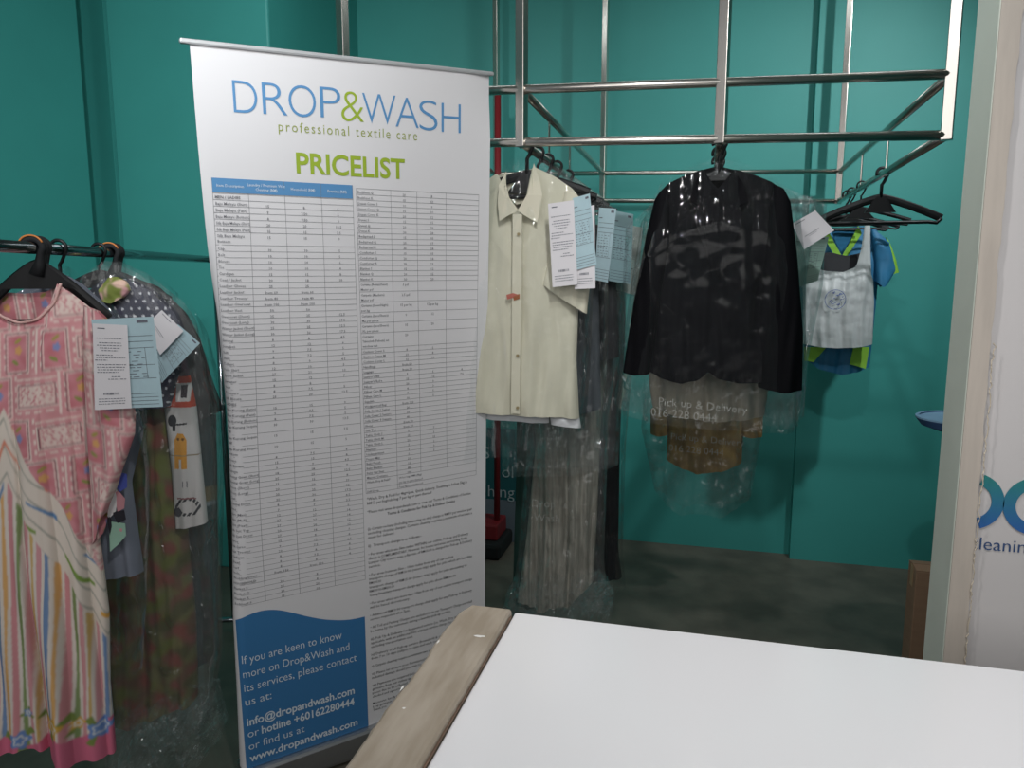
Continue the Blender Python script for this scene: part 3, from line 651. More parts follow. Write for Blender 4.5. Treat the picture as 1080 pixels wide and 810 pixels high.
mb = MB(); cloth(mb, A1, DT, [(-75, 792), (-40, 796), (-8, 798), (12, 790), (18, 777), (40, 771), (62, 776), (66, 786), (90, 790), (121, 794)], [(-52, 420), (-55, 560), (-66, 690)], [(97, 400), (99, 470), (103, 560), (115, 650), (116, 720)],
                 top_back=DTB, depth=.05, depth_bottom=.085, fold=.016, fold_top=.06, pleats=((.056, .012, .045), (-.062, .012, .04), (.0, .014, .022)), seed=5, nu=360, nv=520, col=batik(A1), freqs=(5.5, 11, 19))
mb.build('dress_body', dye, dr, smooth=True, color=True)
mb = MB(); cloth(mb, A1, [(88, 322), (103, 328), (116, 340)], [(98, 574), (104, 566), (113, 540)], [(89, 400), (92, 460), (96, 520)], [(127, 375), (143, 436), (142, 458), (128, 496)], depth=.022, fold=.007, seed=9, nu=70, nv=220, off=.05, col=batik(A1, -.35, 1), freqs=(8, 15, 26))
mb.build('sleeve', dye, dr, smooth=True, color=True)
mb = MB(); cloth(mb, A1, [(-65, 345), (-52, 335), (-40, 328)], [(-75, 540), (-62, 560), (-52, 570)], [(-95, 430)], [(-44, 450)], depth=.022, fold=.007, seed=10, nu=50, nv=120, off=.05, col=batik(A1, .35, 1))
mb.build('sleeve', dye, dr, smooth=True, color=True)
mb = MB(); q4 = [A1.px(x, y, -.028) for x, y in ((19, 322), (35, 320), (36, 329), (20, 331))]; mb.add(q4, [(0, 1, 2, 3)]); mb.build('neck_label', mat('label_white', 'd5d5d2', .7), dr, solid=.001)
mb = MB(); nk = [A1.px(x, y, .024) for x, y in DT[2:9]]; mb.tube(resample(nk, 40, 2), .0032, 6); mb.build('neck_binding', mat('pale_pink_binding', 'dfb4ae', .7), dr, smooth=True)

HG = 'black hangers on the clothes rail'
hanger('black hanger holding the pink batik dress', A1, .030, .148, .125, HG, 1.4, gw=.085, gh=.062)
hanger('black hanger with the grey tunic just behind the pink dress', A2, .07, .10, .08, HG, 1.2)
hanger('black hanger under the clear cover with the polka dot blouse', A3, .05, .15, .075, HG, 1.2)
hanger('black hanger furthest along the rail, under the dark jacket', A4, .05, .15, .075, HG, 1.2)
def hook_wrap(label, pl):
    t = thing('hook_wrapping', pl.P-[0, 0, .06], label, 'hook wrapping', 'black wrappings on the rail hooks')
    mb = MB(); a = np.linspace(math.radians(215), math.radians(-40), 20); R = .021
    for dy in (-.014, 0, .014):
        mb.tube([pl.loc(R*math.cos(x)+.001, .002+R*math.sin(x)*.9, dy) for x in a]+[pl.loc(.010, -.035, dy*.6), pl.loc(0.0, -.06, dy*.4)], [.0075]*20+[.011, .016], 10, up=pl.n)
    mb.build('wrapping', mat('black_cloth', '16171a', .8), t, smooth=True)
    mb = MB(); mb.tube([pl.loc(.0265*math.cos(x), .004+.024*math.sin(x), .020) for x in np.linspace(math.radians(160), math.radians(20), 12)], .0022, 6)
    mb.build('rubber_band', mat('orange_rubber', 'c87a3c', .6), t, smooth=True)
hook_wrap('black wrapping with orange band on the hook above the pink dress', A1)
hook_wrap('black wrapping with orange band on the hook beside the polka dot blouse', A4)

# grey tunic behind the pink dress
gt = garment('grey_tunic', 'plain grey tunic mostly hidden behind the pink batik dress', 'tunic', A2)
greyc = mat('grey_cotton', '7b808e', .8, noise=.12, nscale=12, bump=.05)
mb = MB(); cloth(mb, A2, [(-40, 345), (10, 315), (62, 288), (85, 300), (112, 325), (126, 345)], [(-40, 604), (60, 606), (120, 606), (152, 602)], [], [(138, 400), (152, 455), (139, 508), (146, 560)], depth=.05, fold=.010, seed=21, nu=70, nv=80)
mb.build('tunic_body', greyc, gt, smooth=True)
def patch(name, parent, pl, off, polys, mats_):
    mb = MB()
    for poly, k in polys:
        c = np.mean(poly, 0); p = [pl.px(*c, off+.002)]+[pl.px(x, y, off+.0015) for x, y in poly]; n_ = len(poly)
        mb.add(p, [(0, i+1, (i+1) % n_+1) for i in range(n_)], k)
    return mb.build(name, mats_, parent, solid=.0008)
ptm = [mat('patch_blue', '4e5cb0', .7), mat('patch_ink', '23222a', .7), mat('patch_white', 'd6d3d2', .7), mat('patch_mint', '93b8a4', .7), mat('patch_pink', 'c98f96', .7)]
patch('printed_patch', gt, A2, .075, [([(122, 497), (134, 500), (134, 514), (126, 519), (121, 510)], 0), ([(112, 530), (121, 512), (125, 520), (122, 540), (114, 548)], 2), ([(120, 516), (126, 519), (132, 526), (131, 536), (124, 540)], 4), ([(118, 540), (131, 538), (133, 548), (124, 552)], 1),
      ([(115, 550), (132, 552), (133, 565), (124, 575), (116, 582)], 3), ([(113, 545), (116, 544), (119, 556), (116, 566)], 1), ([(124, 556), (130, 556), (130, 562), (125, 563)], 4)], ptm)

# group in clear cover: polka dot blouse, printed white shirt, olive floral dress, dark jacket, dark long cloth
def polka(a, z, P, sgn):
    out = np.zeros(a.shape+(3,)); out[:] = PI('3d3c4a'); s = .020
    r = np.floor(z/s); x = np.mod(a+np.where(r % 2 == 0, 0, s/2), s)-s/2; y = np.mod(z, s)-s/2
    out[np.hypot(x, y) < .0034] = PI('cfcdd2'); return out
pb = garment('polka_dot_blouse', 'dark blouse with white polka dots inside a clear cover', 'blouse', A3)
mb = MB(); cloth(mb, A3, [(60, 350), (90, 312), (112, 294), (135, 294), (160, 306), (186, 330), (196, 352)], [(70, 430), (130, 432), (180, 428)], [], [(190, 390)], depth=.05, fold=.006, seed=31, nu=150, nv=110, col=polka)
mb.build('blouse_body', dye, pb, smooth=True, color=True)
sc_ = garment('floral_scarf', 'small green and pink floral scarf tucked at the blouse collar', 'scarf', A3)
def flor(c0, cs, sc, seed):
    def fn(a, z, P, sgn):
        out = np.zeros(a.shape+(3,)); out[:] = PI(c0); r = np.random.RandomState(seed)
        for c in cs:
            f = np.zeros_like(a)
            for k in range(5):
                th = r.rand()*6.3; f += np.sin((a*math.cos(th)+z*math.sin(th))*sc*r.uniform(.6, 1.5)+r.rand()*6.3)
            w = np.clip((f-1.0)/.5, 0, 1)[..., None]; out = out*(1-w)+PI(c)*w
        for _ in range(3):
            out[1:-1] = (out[:-2]+2*out[1:-1]+out[2:])/4; out[:, 1:-1] = (out[:, :-2]+2*out[:, 1:-1]+out[:, 2:])/4
        return out
    return fn
mb = MB(); cloth(mb, A3, [(114, 293), (124, 292), (134, 297)], [(108, 318), (120, 320), (131, 314)], [(104, 306)], [(138, 306)], depth=.02, fold=.003, seed=33, nu=40, nv=40, off=.05, col=flor('76803f', ('d9a3a6', '9aa45a', 'ddb9a8'), 150, 3))
mb.build('scarf_cloth', dye, sc_, smooth=True, color=True)
A3b = A3.shift(.05); A3c = A3.shift(.10); A3d = A3.shift(.17); A3e = A3.shift(.24)
ps = garment('printed_shirt', 'white shirt with red yoke and yellow and black printed figures in clear cover', 'shirt', A3b)
def shirtdye(a, z, P, sgn):
    X, Y = pix(a, z, A3b); out = np.zeros(a.shape+(3,)); out[:] = PI('d3cdcb')
    out[Y < 428] = PI('c8503a'); out[(Y < 422) & (np.abs(X-196) < 7) & (Y > 403)] = PI('d8d2d0'); out[(Y < 418) & (np.abs(X-197) < 3) & (Y > 405)] = PI('3a3238'); out[Y < 396] = PI('4b3f46')
    fig = (np.abs(X-194-(Y-475)*.02) < 6.3-np.clip((462-Y)/2, 0, 6)) & (Y > 455) & (Y < 492) & ~((Y > 482) & (np.abs(X-194) < 1.2)); out[fig] = PI('dc9a3c')
    for ex in (191.5, 196.5): out[np.hypot(X-ex, Y-461) < 1.5] = PI('7c5522')
    bird = (np.hypot((X-185)/4.5, (Y-442)/6) < 1)|((np.abs(X-192) < 8) & (np.abs(Y-446+.1*(X-190)) < .9))|((np.abs(X-187) < 1.6) & (Y > 446) & (Y < 453)); out[bird] = PI('2e2c31')
    sc2 = (np.abs(np.hypot((X-201)/14, (Y-532)/10)-.8) < .16) & (np.sin(X*1.3+Y*.9) > -.45); out[sc2] = PI('36343a')
    out[(np.hypot((X-190)/5, (Y-538)/5) < 1)] = PI('45434a'); out[(np.abs(Y-523) < .8) & (np.abs(X-200) < 10)] = PI('8b5a5c')
    out[(np.abs(Y-508) < 3.2) & (np.abs(X-199) < 5) & (np.mod(X, 4) < .9)] = PI('77747a'); out[(np.abs(Y-478) < .5)] = PI('9a8a70')
    return out
mb = MB(); cloth(mb, A3b, [(165, 380), (180, 372), (197, 378)], [(186, 556), (200, 554), (219, 550)], [(174, 430), (182, 500)], [(207, 430), (213, 490)], depth=.03, fold=.005, seed=41, nu=110, nv=240, col=shirtdye)
mb.build('shirt_body', dye, ps, smooth=True, color=True)
mb = MB(); cloth(mb, A3b, [(150, 392), (163, 388), (178, 392)], [(164, 500), (172, 502), (182, 500)], [(158, 440)], [(180, 450)], depth=.018, fold=.004, seed=42, nu=60, nv=120, off=-.03, col=lambda a, z, P, s: shirtdye(a+.06, z, P, s)*.85)  # narrow copy of the shirt in dimmed dye, an inner reflection painted as cloth
mb.build('sleeve', dye, ps, smooth=True, color=True)
od = garment('floral_dress', 'long olive green dress with faded red flowers in clear cover', 'dress', A3c)
mb = MB(); cloth(mb, A3c, [(60, 345), (105, 300), (125, 300), (165, 335), (185, 360)], [(70, 742), (110, 748), (150, 748), (180, 742), (208, 735)], [(90, 500)], [(190, 450), (198, 560), (206, 650)], depth=.06, depth_bottom=.09, fold=.016, seed=51, nu=130, nv=220, col=flor('7a7650', ('7f764a', '7d5546', '74793f', '775a48', '5c5a3a', '8d5148'), 80, 5), freqs=(6, 12, 21))
mb.build('dress_body', dye, od, smooth=True, color=True)
dj = garment('dark_jacket', 'dark brown jacket at the end of the clothes rail in clear cover', 'jacket', A3d)
mb = MB(); cloth(mb, A3d, [(70, 360), (110, 295), (130, 290), (165, 302), (195, 330), (212, 360)], [(70, 440), (150, 445), (212, 442), (236, 432)], [], [(222, 395)], depth=.05, fold=.006, seed=61, nu=60, nv=60)
mb.build('jacket_body', mat('dark_brown_cloth', '2c2325', .8, noise=.2, nscale=20), dj, smooth=True)
dc = garment('dark_skirt', 'long dark teal skirt with a yellow band behind the white printed shirt', 'skirt', A3e)
mb = MB(); cloth(mb, A3e, [(140, 430), (180, 425), (228, 430)], [(140, 700), (190, 702), (231, 690)], [], [(229, 520), (230, 610)], depth=.05, fold=.012, seed=71, nu=90, nv=120,
                 col=lambda a, z, P, s: np.where((np.abs(pix(a, z, A3e)[1]-521-3*np.sin(a*60)) < 8)[..., None], PI('7a6538'), np.where((np.abs(pix(a, z, A3e)[1]-531-3*np.sin(a*60)) < 2)[..., None], PI('8f959a'), PI('1f3a3d'))))
mb.build('skirt_cloth', dye, dc, smooth=True, color=True)
A0 = A1.shift(.05)
cover('clear plastic cover over the grey tunic behind the pink dress', A2, [(-30, 330), (40, 285), (66, 280), (100, 305), (134, 346)], [(-20, 700), (80, 715), (150, 705)], [], [(152, 420), (158, 520), (154, 640)], depth=.085, seed=101, m=film_a)
covL = cover('clear plastic cover over the polka dot blouse and printed shirt', A3, [(62, 340), (92, 292), (118, 274), (150, 288), (190, 318), (208, 345)], [(110, 775), (130, 795), (165, 790), (190, 770), (222, 758)], [(60, 500)], [(232, 430), (230, 560), (236, 680)], depth=.095, seed=102, m=film_b, crumpled=.007)
cover('clear plastic cover over the dark jacket at the rail end', A3d, [(75, 345), (110, 288), (130, 284), (168, 296), (200, 322), (222, 360)], [(90, 760), (160, 770), (226, 750)], [], [(239, 430), (235, 560), (233, 690)], depth=.075, seed=103, m=film_a)
mb = MB(); cloth(mb, A3, [(125, 738), (165, 735), (205, 728), (228, 720)], [(118, 782), (150, 800), (180, 786), (205, 798), (238, 770)], [], [], depth=.11, fold=.02, fold_top=.6, seed=131, nu=70, nv=50, crumpled=.022, f0=12, freqs=(12, 23, 37))
mb.build('bunched_hem', film_d, covL, smooth=False)
G1 = 'receipts and forms pinned to the garments on the clothes rail'
paper('order_form', 'blue order form beside the white receipt on the pink dress', A1, [(97, 337), (161, 334), (172, 429), (108, 432)], .095, paper_b, 'form', group=G1, seed=2)
paper('receipt', 'long white receipt hanging in front of the pink dress sleeve', A1, [(98, 341), (134, 343), (138, 431), (101, 432)], .102, paper_w, 'receipt', group=G1, seed=1, curl=.004)
paper('order_form', 'tilted blue order form on the cover of the polka dot blouse', A3, [(187, 342), (211, 362), (170, 404), (160, 378)], .118, paper_b, 'form', group=G1, seed=4)
paper('paper_slip', 'tilted white slip on the cover of the polka dot blouse', A3, [(170, 327), (194, 349), (170, 374), (152, 344)], .124, paper_w, 'slip', group=G1, seed=5)

# ================================================================ CENTRE: garments on the left side rail of the rack
def sp(y): return Plane(side(XF[1], XB[1], y))
C1, C2, C3, C4, C5 = sp(2.27), sp(2.42), sp(2.58), sp(2.74), sp(2.98)
CG = 'black hangers in a row on the rack side rail'
hanger('front black hanger of the row, inside the cream shirt', C1, .075, .19, .06, CG, 1.6, gw=.062, gh=.062)
hanger('second black hanger of the row, just behind the cream shirt hanger', C2, .075, .19, .06, CG, 1.4)
hanger('third black hanger of the row, above the black blouse', C3, .075, .19, .06, CG, 1.4)
hanger('fourth black hanger of the row, above the long pale dress', C4, .075, .19, .06, CG, 1.4)
hanger('fifth and rearmost black hanger of the row behind the cream shirt', C5, .075, .19, .06, CG, 1.4)
cs = garment('cream_shirt', 'cream button-up short sleeve shirt hanging beside the banner', 'shirt', C1)
cream = mat('cream_cotton', 'd3ceba', .75, noise=.04, nscale=25, bump=.05, bscale=300, spec=.25)
cream2 = mat('cream_cotton_collar', 'd6d0bc', .75, bump=.05, bscale=300, spec=.25)
mb = MB(); cloth(mb, C1, [(478, 222), (505, 197), (526, 183), (536, 206), (547, 224), (556, 208), (563, 176), (585, 186), (604, 199), (613, 210)], [(476, 432), (507, 433), (545, 436), (585, 438), (611, 441)], [(474, 330)], [(611, 300), (608, 380)],
                 top_back=[(478, 222), (505, 197), (526, 183), (545, 182), (563, 176), (585, 186), (604, 199), (613, 210)], depth=.045, fold=.007, seed=202, nu=90, nv=110, freqs=(7, 13, 24))
mb.build('shirt_body', cream, cs, smooth=True)
mb = MB(); cloth(mb, C1, [(596, 202), (606, 203), (614, 211)], [(572, 299), (594, 315), (619, 331)], [(584, 250)], [(620, 250), (623, 292)], depth=.022, fold=.004, seed=203, nu=36, nv=44, off=.03)
mb.build('sleeve', cream, cs, smooth=True)
mb = MB(); cloth(mb, C1, [(478, 222), (486, 214), (494, 207)], [(462, 330), (478, 335), (494, 330)], [(462, 280)], [], depth=.022, fold=.004, seed=204, nu=30, nv=36, off=.03); mb.build('sleeve', cream, cs, smooth=True)
def leaf(name, parent, pl, poly, off, m, solid=.002, offs=None):
    mb = MB(); n_ = len(poly); c = np.mean(poly, 0)
    p = [pl.px(*c, off)]+[pl.px(x, y, off if offs is None else offs[i]) for i, (x, y) in enumerate(poly)]
    mb.add(p, [(0, i+1, (i+1) % n_+1) for i in range(n_)]); return mb.build(name, m, parent, solid=solid, smooth=False)
leaf('collar', cs, C1, [(563, 172), (569, 190), (572, 206), (567, 235), (556, 229), (546, 222), (556, 205), (560, 188)], .058, cream2, offs=[.02, .04, .055, .06, .06, .062, .06, .045])
leaf('collar', cs, C1, [(534, 181), (526, 196), (525, 215), (527, 233), (537, 227), (547, 222), (537, 208), (533, 192)], .058, cream2, offs=[.02, .04, .055, .06, .06, .062, .06, .045])
leaf('collar_band', cs, C1, [(533, 192), (545, 194), (560, 188), (558, 204), (551, 214), (545, 216), (538, 206)], -.012, cream2)
mb = MB(); T = resample([C1.px(541, 226, .060), C1.px(540, 330, .062), C1.px(539, 436, .060)], 60); Q = np.stack([T, T+C1.e*.028], 1); mb.grid(Q); mb.build('placket', cream2, cs, solid=.003)
for x, y in ((547, 247), (546, 375), (546, 430)):
    c = C1.px(x, y, .066); MB().tube([c, c+C1.n*.003], .0048, 12).build('button', mat('tan_button', '9a8a66', .4), cs)
patch('red_stitching', cs, C1, .064, [([(534, 311), (541, 309), (547, 311), (541, 314), (535, 316)], 0), ([(541, 312), (548, 310), (548, 315), (542, 317)], 1)], [mat('red_thread', 'b8685a', .8), mat('rust_thread', 'a0603c', .8)])
mb = MB(); tri = [C1.px(583, 311, .052), C1.px(574, 318, .052), C1.px(587, 322, .052)]
mb = MB(); cloth(mb, C1, [(500, 430), (545, 433), (579, 436)], [(500, 440), (545, 443), (579, 446)], depth=.025, fold=.003, seed=205, nu=40, nv=8, off=-.01)
mb.build('white_hem', mat('white_cotton', 'd2d2d4', .75), cs, smooth=True)
mb = MB(); cloth(mb, C1, [(580, 438), (596, 438), (611, 439)], [(581, 447), (596, 449), (613, 451)], depth=.02, fold=.002, seed=206, nu=30, nv=8, off=-.005)
mb.build('white_hem', MATS['white_cotton'], cs, smooth=True)
# garments behind it
tr1 = garment('slate_trousers', 'slate grey trousers hanging just behind the cream shirt', 'trousers', C2)
mb = MB(); cloth(mb, C2, [(520, 240), (575, 215), (628, 232)], [(525, 440), (600, 438), (634, 431)], [], [(632, 330)], depth=.035, fold=.010, seed=211, nu=70, nv=60)
mb.build('trouser_cloth', mat('slate_cloth', '4c5156', .8, noise=.25, nscale=14, stretch=(4, 4, .5)), tr1, smooth=True)
bt_ = garment('black_blouse', 'black blouse hanging third in the row behind the cream shirt', 'blouse', C3)
mb = MB(); cloth(mb, C3, [(540, 250), (590, 225), (640, 240)], [(545, 385), (610, 384), (636, 380), (653, 376)], [], [(651, 310)], depth=.04, fold=.006, seed=212, nu=50, nv=50)
mb.build('blouse_cloth', mat('black_cotton', '17181d', .75), bt_, smooth=True)
ld = garment('long_pale_dress', 'long pale grey dress in a cover reaching down to the floor', 'dress', C4)
pale = mat('pale_sheer_cloth', '9a958a', .7, second='7d796f', nscale=22, stretch=(5, 5, .45), bump=.2, bscale=40)
mb = MB(); cloth(mb, C4, [(540, 250), (590, 232), (652, 245)], [(546, 632), (575, 640), (605, 632), (626, 612)], [(560, 330), (565, 470), (556, 560)], [(645, 330), (634, 440), (630, 540)], depth=.05, fold=.014, seed=213, nu=90, nv=120, freqs=(10, 19, 33))
mb.build('dress_body', pale, ld, smooth=True)
gd = garment('bottle_green_dress', 'dark bottle green cloth hanging left of the long pale dress', 'dress', C4.shift(.08))
mb = MB(); cloth(mb, C4.shift(.08), [(545, 300), (570, 290), (600, 300)], [(541, 628), (556, 640), (580, 632)], [(545, 480)], [(590, 480)], depth=.04, fold=.010, seed=214, nu=50, nv=60)
mb.build('dress_body', mat('bottle_green_cloth', '27403a', .75), gd, smooth=True)
lt = garment('black_trousers', 'long black trousers hanging rearmost in the row behind the cream shirt', 'trousers', C5)
mb = MB(); cloth(mb, C5, [(560, 260), (605, 240), (656, 262)], [(612, 606), (634, 610), (656, 608)], [(600, 440)], [(660, 330), (654, 460), (652, 580)], depth=.045, fold=.008, seed=215, nu=50, nv=70)
mb.build('trouser_cloth', mat('black_wool', '121317', .85), lt, smooth=True)
cover('clear plastic cover over the cream shirt', C1, [(476, 214), (520, 182), (550, 166), (562, 162), (592, 180), (620, 208)], [(470, 488), (507, 481), (545, 474), (590, 462), (616, 452)], [], [(626, 300), (622, 400)], depth=.075, seed=221, m=film_a, crumpled=.004)
cover('clear plastic cover over the slate trousers', C2, [(500, 225), (560, 180), (575, 170), (606, 192), (638, 222)], [(505, 480), (580, 476), (640, 462)], [], [(642, 320), (640, 400)], depth=.06, seed=222, m=film_a, crumpled=.006)
cover('clear plastic cover over the black blouse', C3, [(520, 232), (575, 182), (590, 176), (622, 198), (650, 226)], [(530, 500), (600, 498), (652, 490)], [], [(659, 320), (656, 420)], depth=.055, seed=223, m=film_c, crumpled=.006)
cov4 = cover('long printed plastic cover over the pale dress, bunched at the floor', C4, [(535, 240), (585, 192), (600, 186), (632, 205), (660, 232)], [(535, 646), (560, 652), (590, 648), (618, 655), (642, 640)], [(548, 330), (556, 470), (546, 590)], [(660, 330), (642, 450), (637, 590)], depth=.075, seed=224, m=film_c, crumpled=.012,
      lettering=(('Drop', (560, 534), .043, 0), ('&', (594, 536), .03, 0), ('Wash', (563, 549), .043, 0)))
cover('clear plastic cover over the black trousers', C5, [(560, 245), (605, 205), (640, 214), (672, 240)], [(600, 630), (630, 634), (660, 620)], [], [(672, 330), (660, 470), (657, 580)], depth=.065, seed=225, m=film_a, crumpled=.006)
mb = MB(); cloth(mb, C4, [(545, 604), (590, 600), (632, 600)], [(530, 645), (552, 656), (585, 650), (612, 658), (646, 652)], [(535, 622)], [(648, 625)], depth=.10, fold=.02, fold_top=.6, seed=231, nu=70, nv=50, crumpled=.022, f0=13, freqs=(14, 25, 41))
mb.build('bunched_hem', film_d, cov4, smooth=False)
G2 = 'receipts and forms pinned along the row behind the cream shirt'
paper('receipt', 'long white receipt in front of the cream shirt shoulder', C1, [(578, 215), (605, 211), (609, 300), (583, 303)], .100, paper_w, 'receipt', group=G2, seed=1, curl=.003)
paper('order_form', 'blue order form touching the white receipt on the cream shirt', C1, [(604, 209), (622, 204), (629, 279), (607, 285)], .094, paper_b, 'form', group=G2, seed=3, curl=.004)
paper('receipt', 'white receipt under the blue form, its lower end showing', C1, [(606, 222), (627, 216), (628, 304), (606, 305)], .088, paper_w, 'receipt', group=G2, seed=6, curl=.003)
paper('order_form', 'narrow blue order form on the cover of the slate trousers', C2, [(632, 219), (650, 220), (641, 298), (627, 295)], .085, paper_b, 'form', group=G2, seed=7, curl=.004)
paper('order_form', 'greener blue order form on the cover of the black blouse', C3, [(648, 222), (668, 226), (665, 300), (642, 296)], .08, paper_g, 'form', group=G2, seed=8, curl=.006)
paper('paper_slip', 'pale slip hanging half behind the greener blue form', C4, [(656, 236), (678, 240), (672, 312), (650, 306)], .09, mat('pale_slip_paper', 'b9c2ba', .7, trans=.2), 'slip', group=G2, seed=9, curl=.006)

# ================================================================ MIDDLE: black jacket group
J = Plane((.02, 2.28, zl(.02, 2.28))); J2 = Plane((.02, 2.48, zl(.02, 2.48))); J3 = Plane((.02, 3.35, zl(.02, 3.35))); J4 = Plane((.02, 2.66, zl(.02, 2.66)))
JG = 'black hangers bunched on the middle rail of the rack'
hanger('black hanger holding the black jacket', J, .075, .17, .085, JG, 1.4, gw=.03, gh=.026)
hanger('black hanger directly behind the black jacket, with the peach dress', J2, .08, .16, .085, JG, 1.4)
hanger('third black hanger in line behind the black jacket', J4, .08, .17, .08, JG, 1.3)
hanger('small black hanger of the golden child shirt near the wall', J3, .32, .14, .05, JG, 1.2)
bj = garment('black_jacket', 'black long sleeve jacket with scalloped hem in clear cover', 'jacket', J)
blk = mat('black_jacket_cloth', '0d0d10', .65, bump=.1, bscale=25, spec=.06)
mb = MB(); cloth(mb, J, [(693, 206), (705, 194), (722, 186), (742, 179), (750, 192), (757, 200), (764, 192), (774, 179), (795, 185), (815, 193), (829, 206)], [(672, 388), (686, 391), (700, 398), (719, 402), (736, 399), (747, 390), (757, 397), (776, 402), (798, 402), (822, 398)], [(694, 260), (684, 320)], [(828, 270), (826, 340)],
                 top_back=[(693, 206), (705, 194), (722, 186), (742, 179), (757, 177), (774, 179), (795, 185), (815, 193), (829, 206)], depth=.055, fold=.006, seed=301, nu=90, nv=90, crumpled=.002)
mb.build('jacket_body', blk, bj, smooth=True)
mb = MB(); cloth(mb, J, [(690, 212), (697, 202), (706, 196)], [(657, 392), (670, 395), (685, 394)], [(681, 250), (668, 320)], [(706, 260), (694, 330)], depth=.035, fold=.005, seed=302, nu=36, nv=60, off=.03); mb.build('sleeve', blk, bj, smooth=True)
mb = MB(); cloth(mb, J, [(815, 194), (826, 199), (834, 214)], [(799, 408), (826, 413), (846, 411)], [(806, 260), (800, 330)], [(841, 270), (847, 350)], depth=.035, fold=.005, seed=303, nu=36, nv=60, off=.03); mb.build('sleeve', blk, bj, smooth=True)
leaf('lapel', bj, J, [(742, 179), (733, 192), (727, 212), (736, 216), (732, 232), (745, 268), (752, 292), (752, 240), (750, 200)], .066, blk, offs=[.03, .05, .064, .066, .068, .07, .066, .064, .05])
leaf('lapel', bj, J, [(774, 179), (783, 192), (789, 212), (780, 216), (784, 232), (770, 268), (756, 292), (760, 240), (764, 200)], .066, blk, offs=[.03, .05, .064, .066, .068, .07, .066, .064, .05])
leaf('collar', bj, J, [(742, 179), (757, 175), (774, 179), (766, 190), (757, 193), (749, 190)], -.01, blk)
pd = garment('peach_dress', 'pale peach dress showing below the black jacket hem', 'dress', J2)
mb = MB(); cloth(mb, J2, [(700, 215), (757, 190), (815, 215)], [(688, 428), (720, 438), (760, 442), (806, 438)], [(692, 300), (684, 400)], [(820, 300), (812, 400)], depth=.06, fold=.010, seed=311, nu=70, nv=60)
mb.build('dress_body', mat('peach_cloth', 'ab9f8c', .75, second='979183', nscale=12), pd, smooth=True)
gs = garment('golden_shirt', 'small golden yellow child shirt in printed cover low by the wall', 'shirt', J3)
gold = mat('golden_cloth', '8a7040', .75, second='735b35', nscale=20)
mb = MB(); cloth(mb, J3, [(702, 420), (725, 404), (745, 410), (765, 404), (786, 420)], [(703, 484), (720, 492), (735, 497), (760, 495), (782, 488)], [(704, 455)], [(784, 455)], depth=.05, fold=.006, seed=321, nu=50, nv=40)
mb.build('shirt_body', gold, gs, smooth=True)
mb = MB(); cloth(mb, J3, [(686, 432), (694, 424), (704, 418)], [(686, 457), (696, 459), (706, 458)], [], [], depth=.03, fold=.003, seed=322, nu=24, nv=20); mb.build('sleeve', gold, gs, smooth=True)
mb = MB(); cloth(mb, J3, [(784, 418), (795, 424), (805, 432)], [(780, 458), (792, 461), (804, 460)], [], [], depth=.03, fold=.003, seed=323, nu=24, nv=20); mb.build('sleeve', gold, gs, smooth=True)
cover('clear plastic cover wrapped tightly over the black jacket', J, [(676, 236), (700, 190), (740, 170), (757, 165), (775, 169), (815, 186), (842, 208)], [(650, 428), (690, 436), (750, 442), (800, 446), (842, 450)], [(664, 310)], [(850, 280), (850, 370)], depth=.085, seed=331, m=film_a, crumpled=.0014, fold=.003,
      lettering=(('Pick up & Delivery', (694, 427), .033, -.06), ('016 228 0444', (686, 438), .034, -.06)))
cover('milky plastic cover over the peach dress behind the jacket', J2, [(660, 240), (700, 205), (745, 180), (770, 180), (820, 195), (862, 212)], [(652, 434), (700, 444), (780, 450), (838, 455)], [(655, 330)], [(850, 300), (846, 390)], depth=.08, seed=332, m=film_b, crumpled=.008)
cover('printed plastic cover over the golden child shirt', J3, [(682, 404), (712, 380), (742, 230), (758, 230), (780, 384), (802, 404)], [(690, 516), (718, 540), (735, 536), (760, 541), (792, 524)], [(676, 450)], [(803, 460)], depth=.075, seed=333, m=film_c, crumpled=.008,
      lettering=(('Pick up & Delivery', (707, 463), .041, -.05), ('016 228 0444', (705, 475), .042, -.05)))
cover('long clear cover hanging beside the jacket sleeve', J4, [(800, 220), (825, 208), (850, 206), (872, 216)], [(800, 440), (825, 446), (848, 440)], [], [(868, 300), (852, 380)], depth=.05, seed=334, m=film_b, crumpled=.007)
G3 = 'papers beside the black jacket sleeve'
paper('paper_slip', 'white tilted slip beside the black jacket shoulder', J2, [(835, 236), (860, 222), (880, 243), (848, 263)], .12, paper_w, 'slip', group=G3, seed=3)
paper('order_form', 'pale green form hanging under the white slip by the jacket', J4, [(836, 246), (874, 250), (862, 296), (834, 306)], .09, mat('pale_green_paper', 'a9c9bd', .7, trans=.2), 'form', group=G3, seed=5)

# ================================================================ RIGHT: side rail with bare hangers, jersey and carrier bag
def rp_(y): return Plane(side(XF[3], XB[2], y))
K1, K2, K3, K4 = rp_(2.98), rp_(3.38), rp_(3.62), rp_(3.74)
KG = 'black hangers on the rack rail nearest the partition'
hanger('empty black hanger, nearest on the rail beside the partition', K1, .075, .20, .075, KG, 1.6, barlow=.018, gw=.052, gh=.058)
hanger('second black hanger, behind the empty one with the wide arms', K2, .08, .19, .05, KG, 1.0, barlow=.02)
hanger('black hanger holding the white carrier bag', K3, .09, .20, .05, KG, 1.0)
hanger('black hanger inside the blue and lime jersey', K4, .09, .18, .05, KG, 1.2)
jy = garment('sports_jersey', 'blue and lime green sports jersey behind the carrier bag', 'jersey', K4)
jb = mat('blue_jersey', '2f78a2', .6, noise=.1, nscale=20); jl = mat('lime_jersey', '8cc43f', .6)
